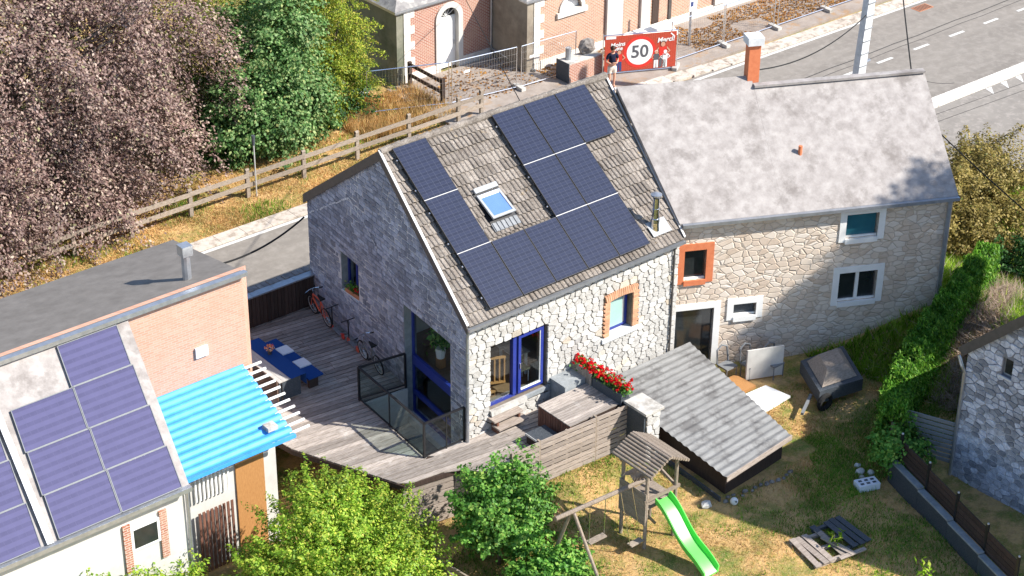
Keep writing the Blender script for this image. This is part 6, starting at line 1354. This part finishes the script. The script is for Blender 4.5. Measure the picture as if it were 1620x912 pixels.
scooter((-.24,7.12),(-.32,6.45),'red_paint','kick scooter with red wheels next to the coral bicycle'); scooter((-.3,6.2),(-.4,5.6),'coral_paint','kick scooter with orange wheels next to the dark bicycle')
# ------------------------------------------------------------------ person by the banner
def skin_obj(name, verts, edges, radii, mat, parent, lvl=2, root=0):
    me = bpy.data.meshes.new(name); me.from_pydata([Vector(v) for v in verts],edges,[]); me.materials.append(MATS[mat])
    o = bpy.data.objects.new(name,me); COL.objects.link(o); o.parent = parent; o.modifiers.new('Skin','SKIN')
    lay = me.skin_vertices[0] if me.skin_vertices else None
    if lay is None:
        bpy.context.view_layer.objects.active = o; bpy.ops.mesh.customdata_skin_add(); lay = me.skin_vertices[0]
    for i, rd in enumerate(radii): lay.data[i].radius = (rd,rd) if not isinstance(rd,tuple) else rd; lay.data[i].use_root = (i == root)
    sb = o.modifiers.new('Subdivision','SUBSURF'); sb.levels = sb.render_levels = lvl; WL[o.name] = Vector((0,0,0)); o.modifiers['Skin'].use_smooth_shade = True; return o
b0_ = mark()
pe_ = empty('person',(19.0,16.15,-.74),'person in a navy top and beige shorts standing with folded arms by the banner','person',rz=R(-18))
V_ = [(0,0,.93),(0,.0,1.08),(0,.0,1.25),(0,.0,1.4),(0,-.01,1.47),(0,-.04,1.54),(0,-.06,1.62),(0,-.06,1.68),
      (-.1,0,.88),(-.1,-.01,.5),(-.1,.02,.1),(-.1,-.1,.04),(.1,0,.88),(.11,.0,.5),(.11,.03,.1),(.12,-.1,.04),
      (-.17,0,1.38),(-.24,.02,1.12),(-.1,-.17,1.06),(.0,-.19,1.08),(.17,0,1.38),(.24,.02,1.12),(.1,-.19,1.1),(-.02,-.2,1.12)]
E_ = [(0,1),(1,2),(2,3),(3,4),(4,5),(5,6),(6,7),(0,8),(8,9),(9,10),(10,11),(0,12),(12,13),(13,14),(14,15),(3,16),(16,17),(17,18),(18,19),(3,20),(20,21),(21,22),(22,23)]
Rd = [.13,.115,.12,.09,.05,.07,.085,.05,.085,.055,.036,.03,.085,.055,.036,.03,.055,.042,.033,.028,.055,.042,.033,.028]
for s_, wi in ((1,19),(-1,23)):
    bx0, by0, bz0 = V_[wi]
    for k_ in range(5):
        i0 = len(V_); V_ += [(bx0+s_*.04,by0-.005,bz0+.025-.012*k_),(bx0+s_*(.07 if k_ else .05),by0+.01,bz0+.02-.014*k_)]; E_ += [(wi,i0),(i0,i0+1)]; Rd += [.009,.008]
skin_obj('body',V_,E_,Rd,'skin',pe_)
skin_obj('top',[(0,0,.98),(0,0,1.1),(0,0,1.27),(0,0,1.4),(-.17,0,1.38),(-.225,.01,1.2),(.17,0,1.38),(.225,.01,1.2)],[(0,1),(1,2),(2,3),(3,4),(4,5),(3,6),(6,7)],[.155,.14,.14,.1,.07,.062,.07,.062],'navy_cloth',pe_)
skin_obj('shorts',[(0,0,1.0),(0,0,.9),(-.1,0,.8),(-.105,-.005,.6),(.1,0,.8),(.105,0,.6)],[(0,1),(1,2),(2,3),(1,4),(4,5)],[.14,.14,.105,.085,.105,.085],'beige_cloth',pe_)
MB().sphere((0,-.025,1.645),(.1,.105,.115),12,8).build('hair','hair',pe_,world=False,smooth=True); MB().sphere((.06,.06,1.5),(.07,.05,.16),8,6).build('ponytail','hair',pe_,world=False,smooth=True)
for x in (-.03,.03): MB().sphere((x,-.142,1.625),.011,6,4).build('eye','print_grey',pe_,world=False)
MB().sphere((0,-.152,1.6),(.012,.016,.022),6,5).build('nose','skin',pe_,world=False); MB().sphere((0,-.138,1.565),(.025,.008,.008),6,4).build('mouth','terracotta',pe_,world=False)
for x in (-.11,.12): MB().mm((x-.045,-.17,0),(x+.045,.07,.05)).build('shoe','white_paint',pe_,world=False)
to_street(b0_)
for o in STREET: o.location = SF(o.location); o.scale = Vector(o.scale)*SU
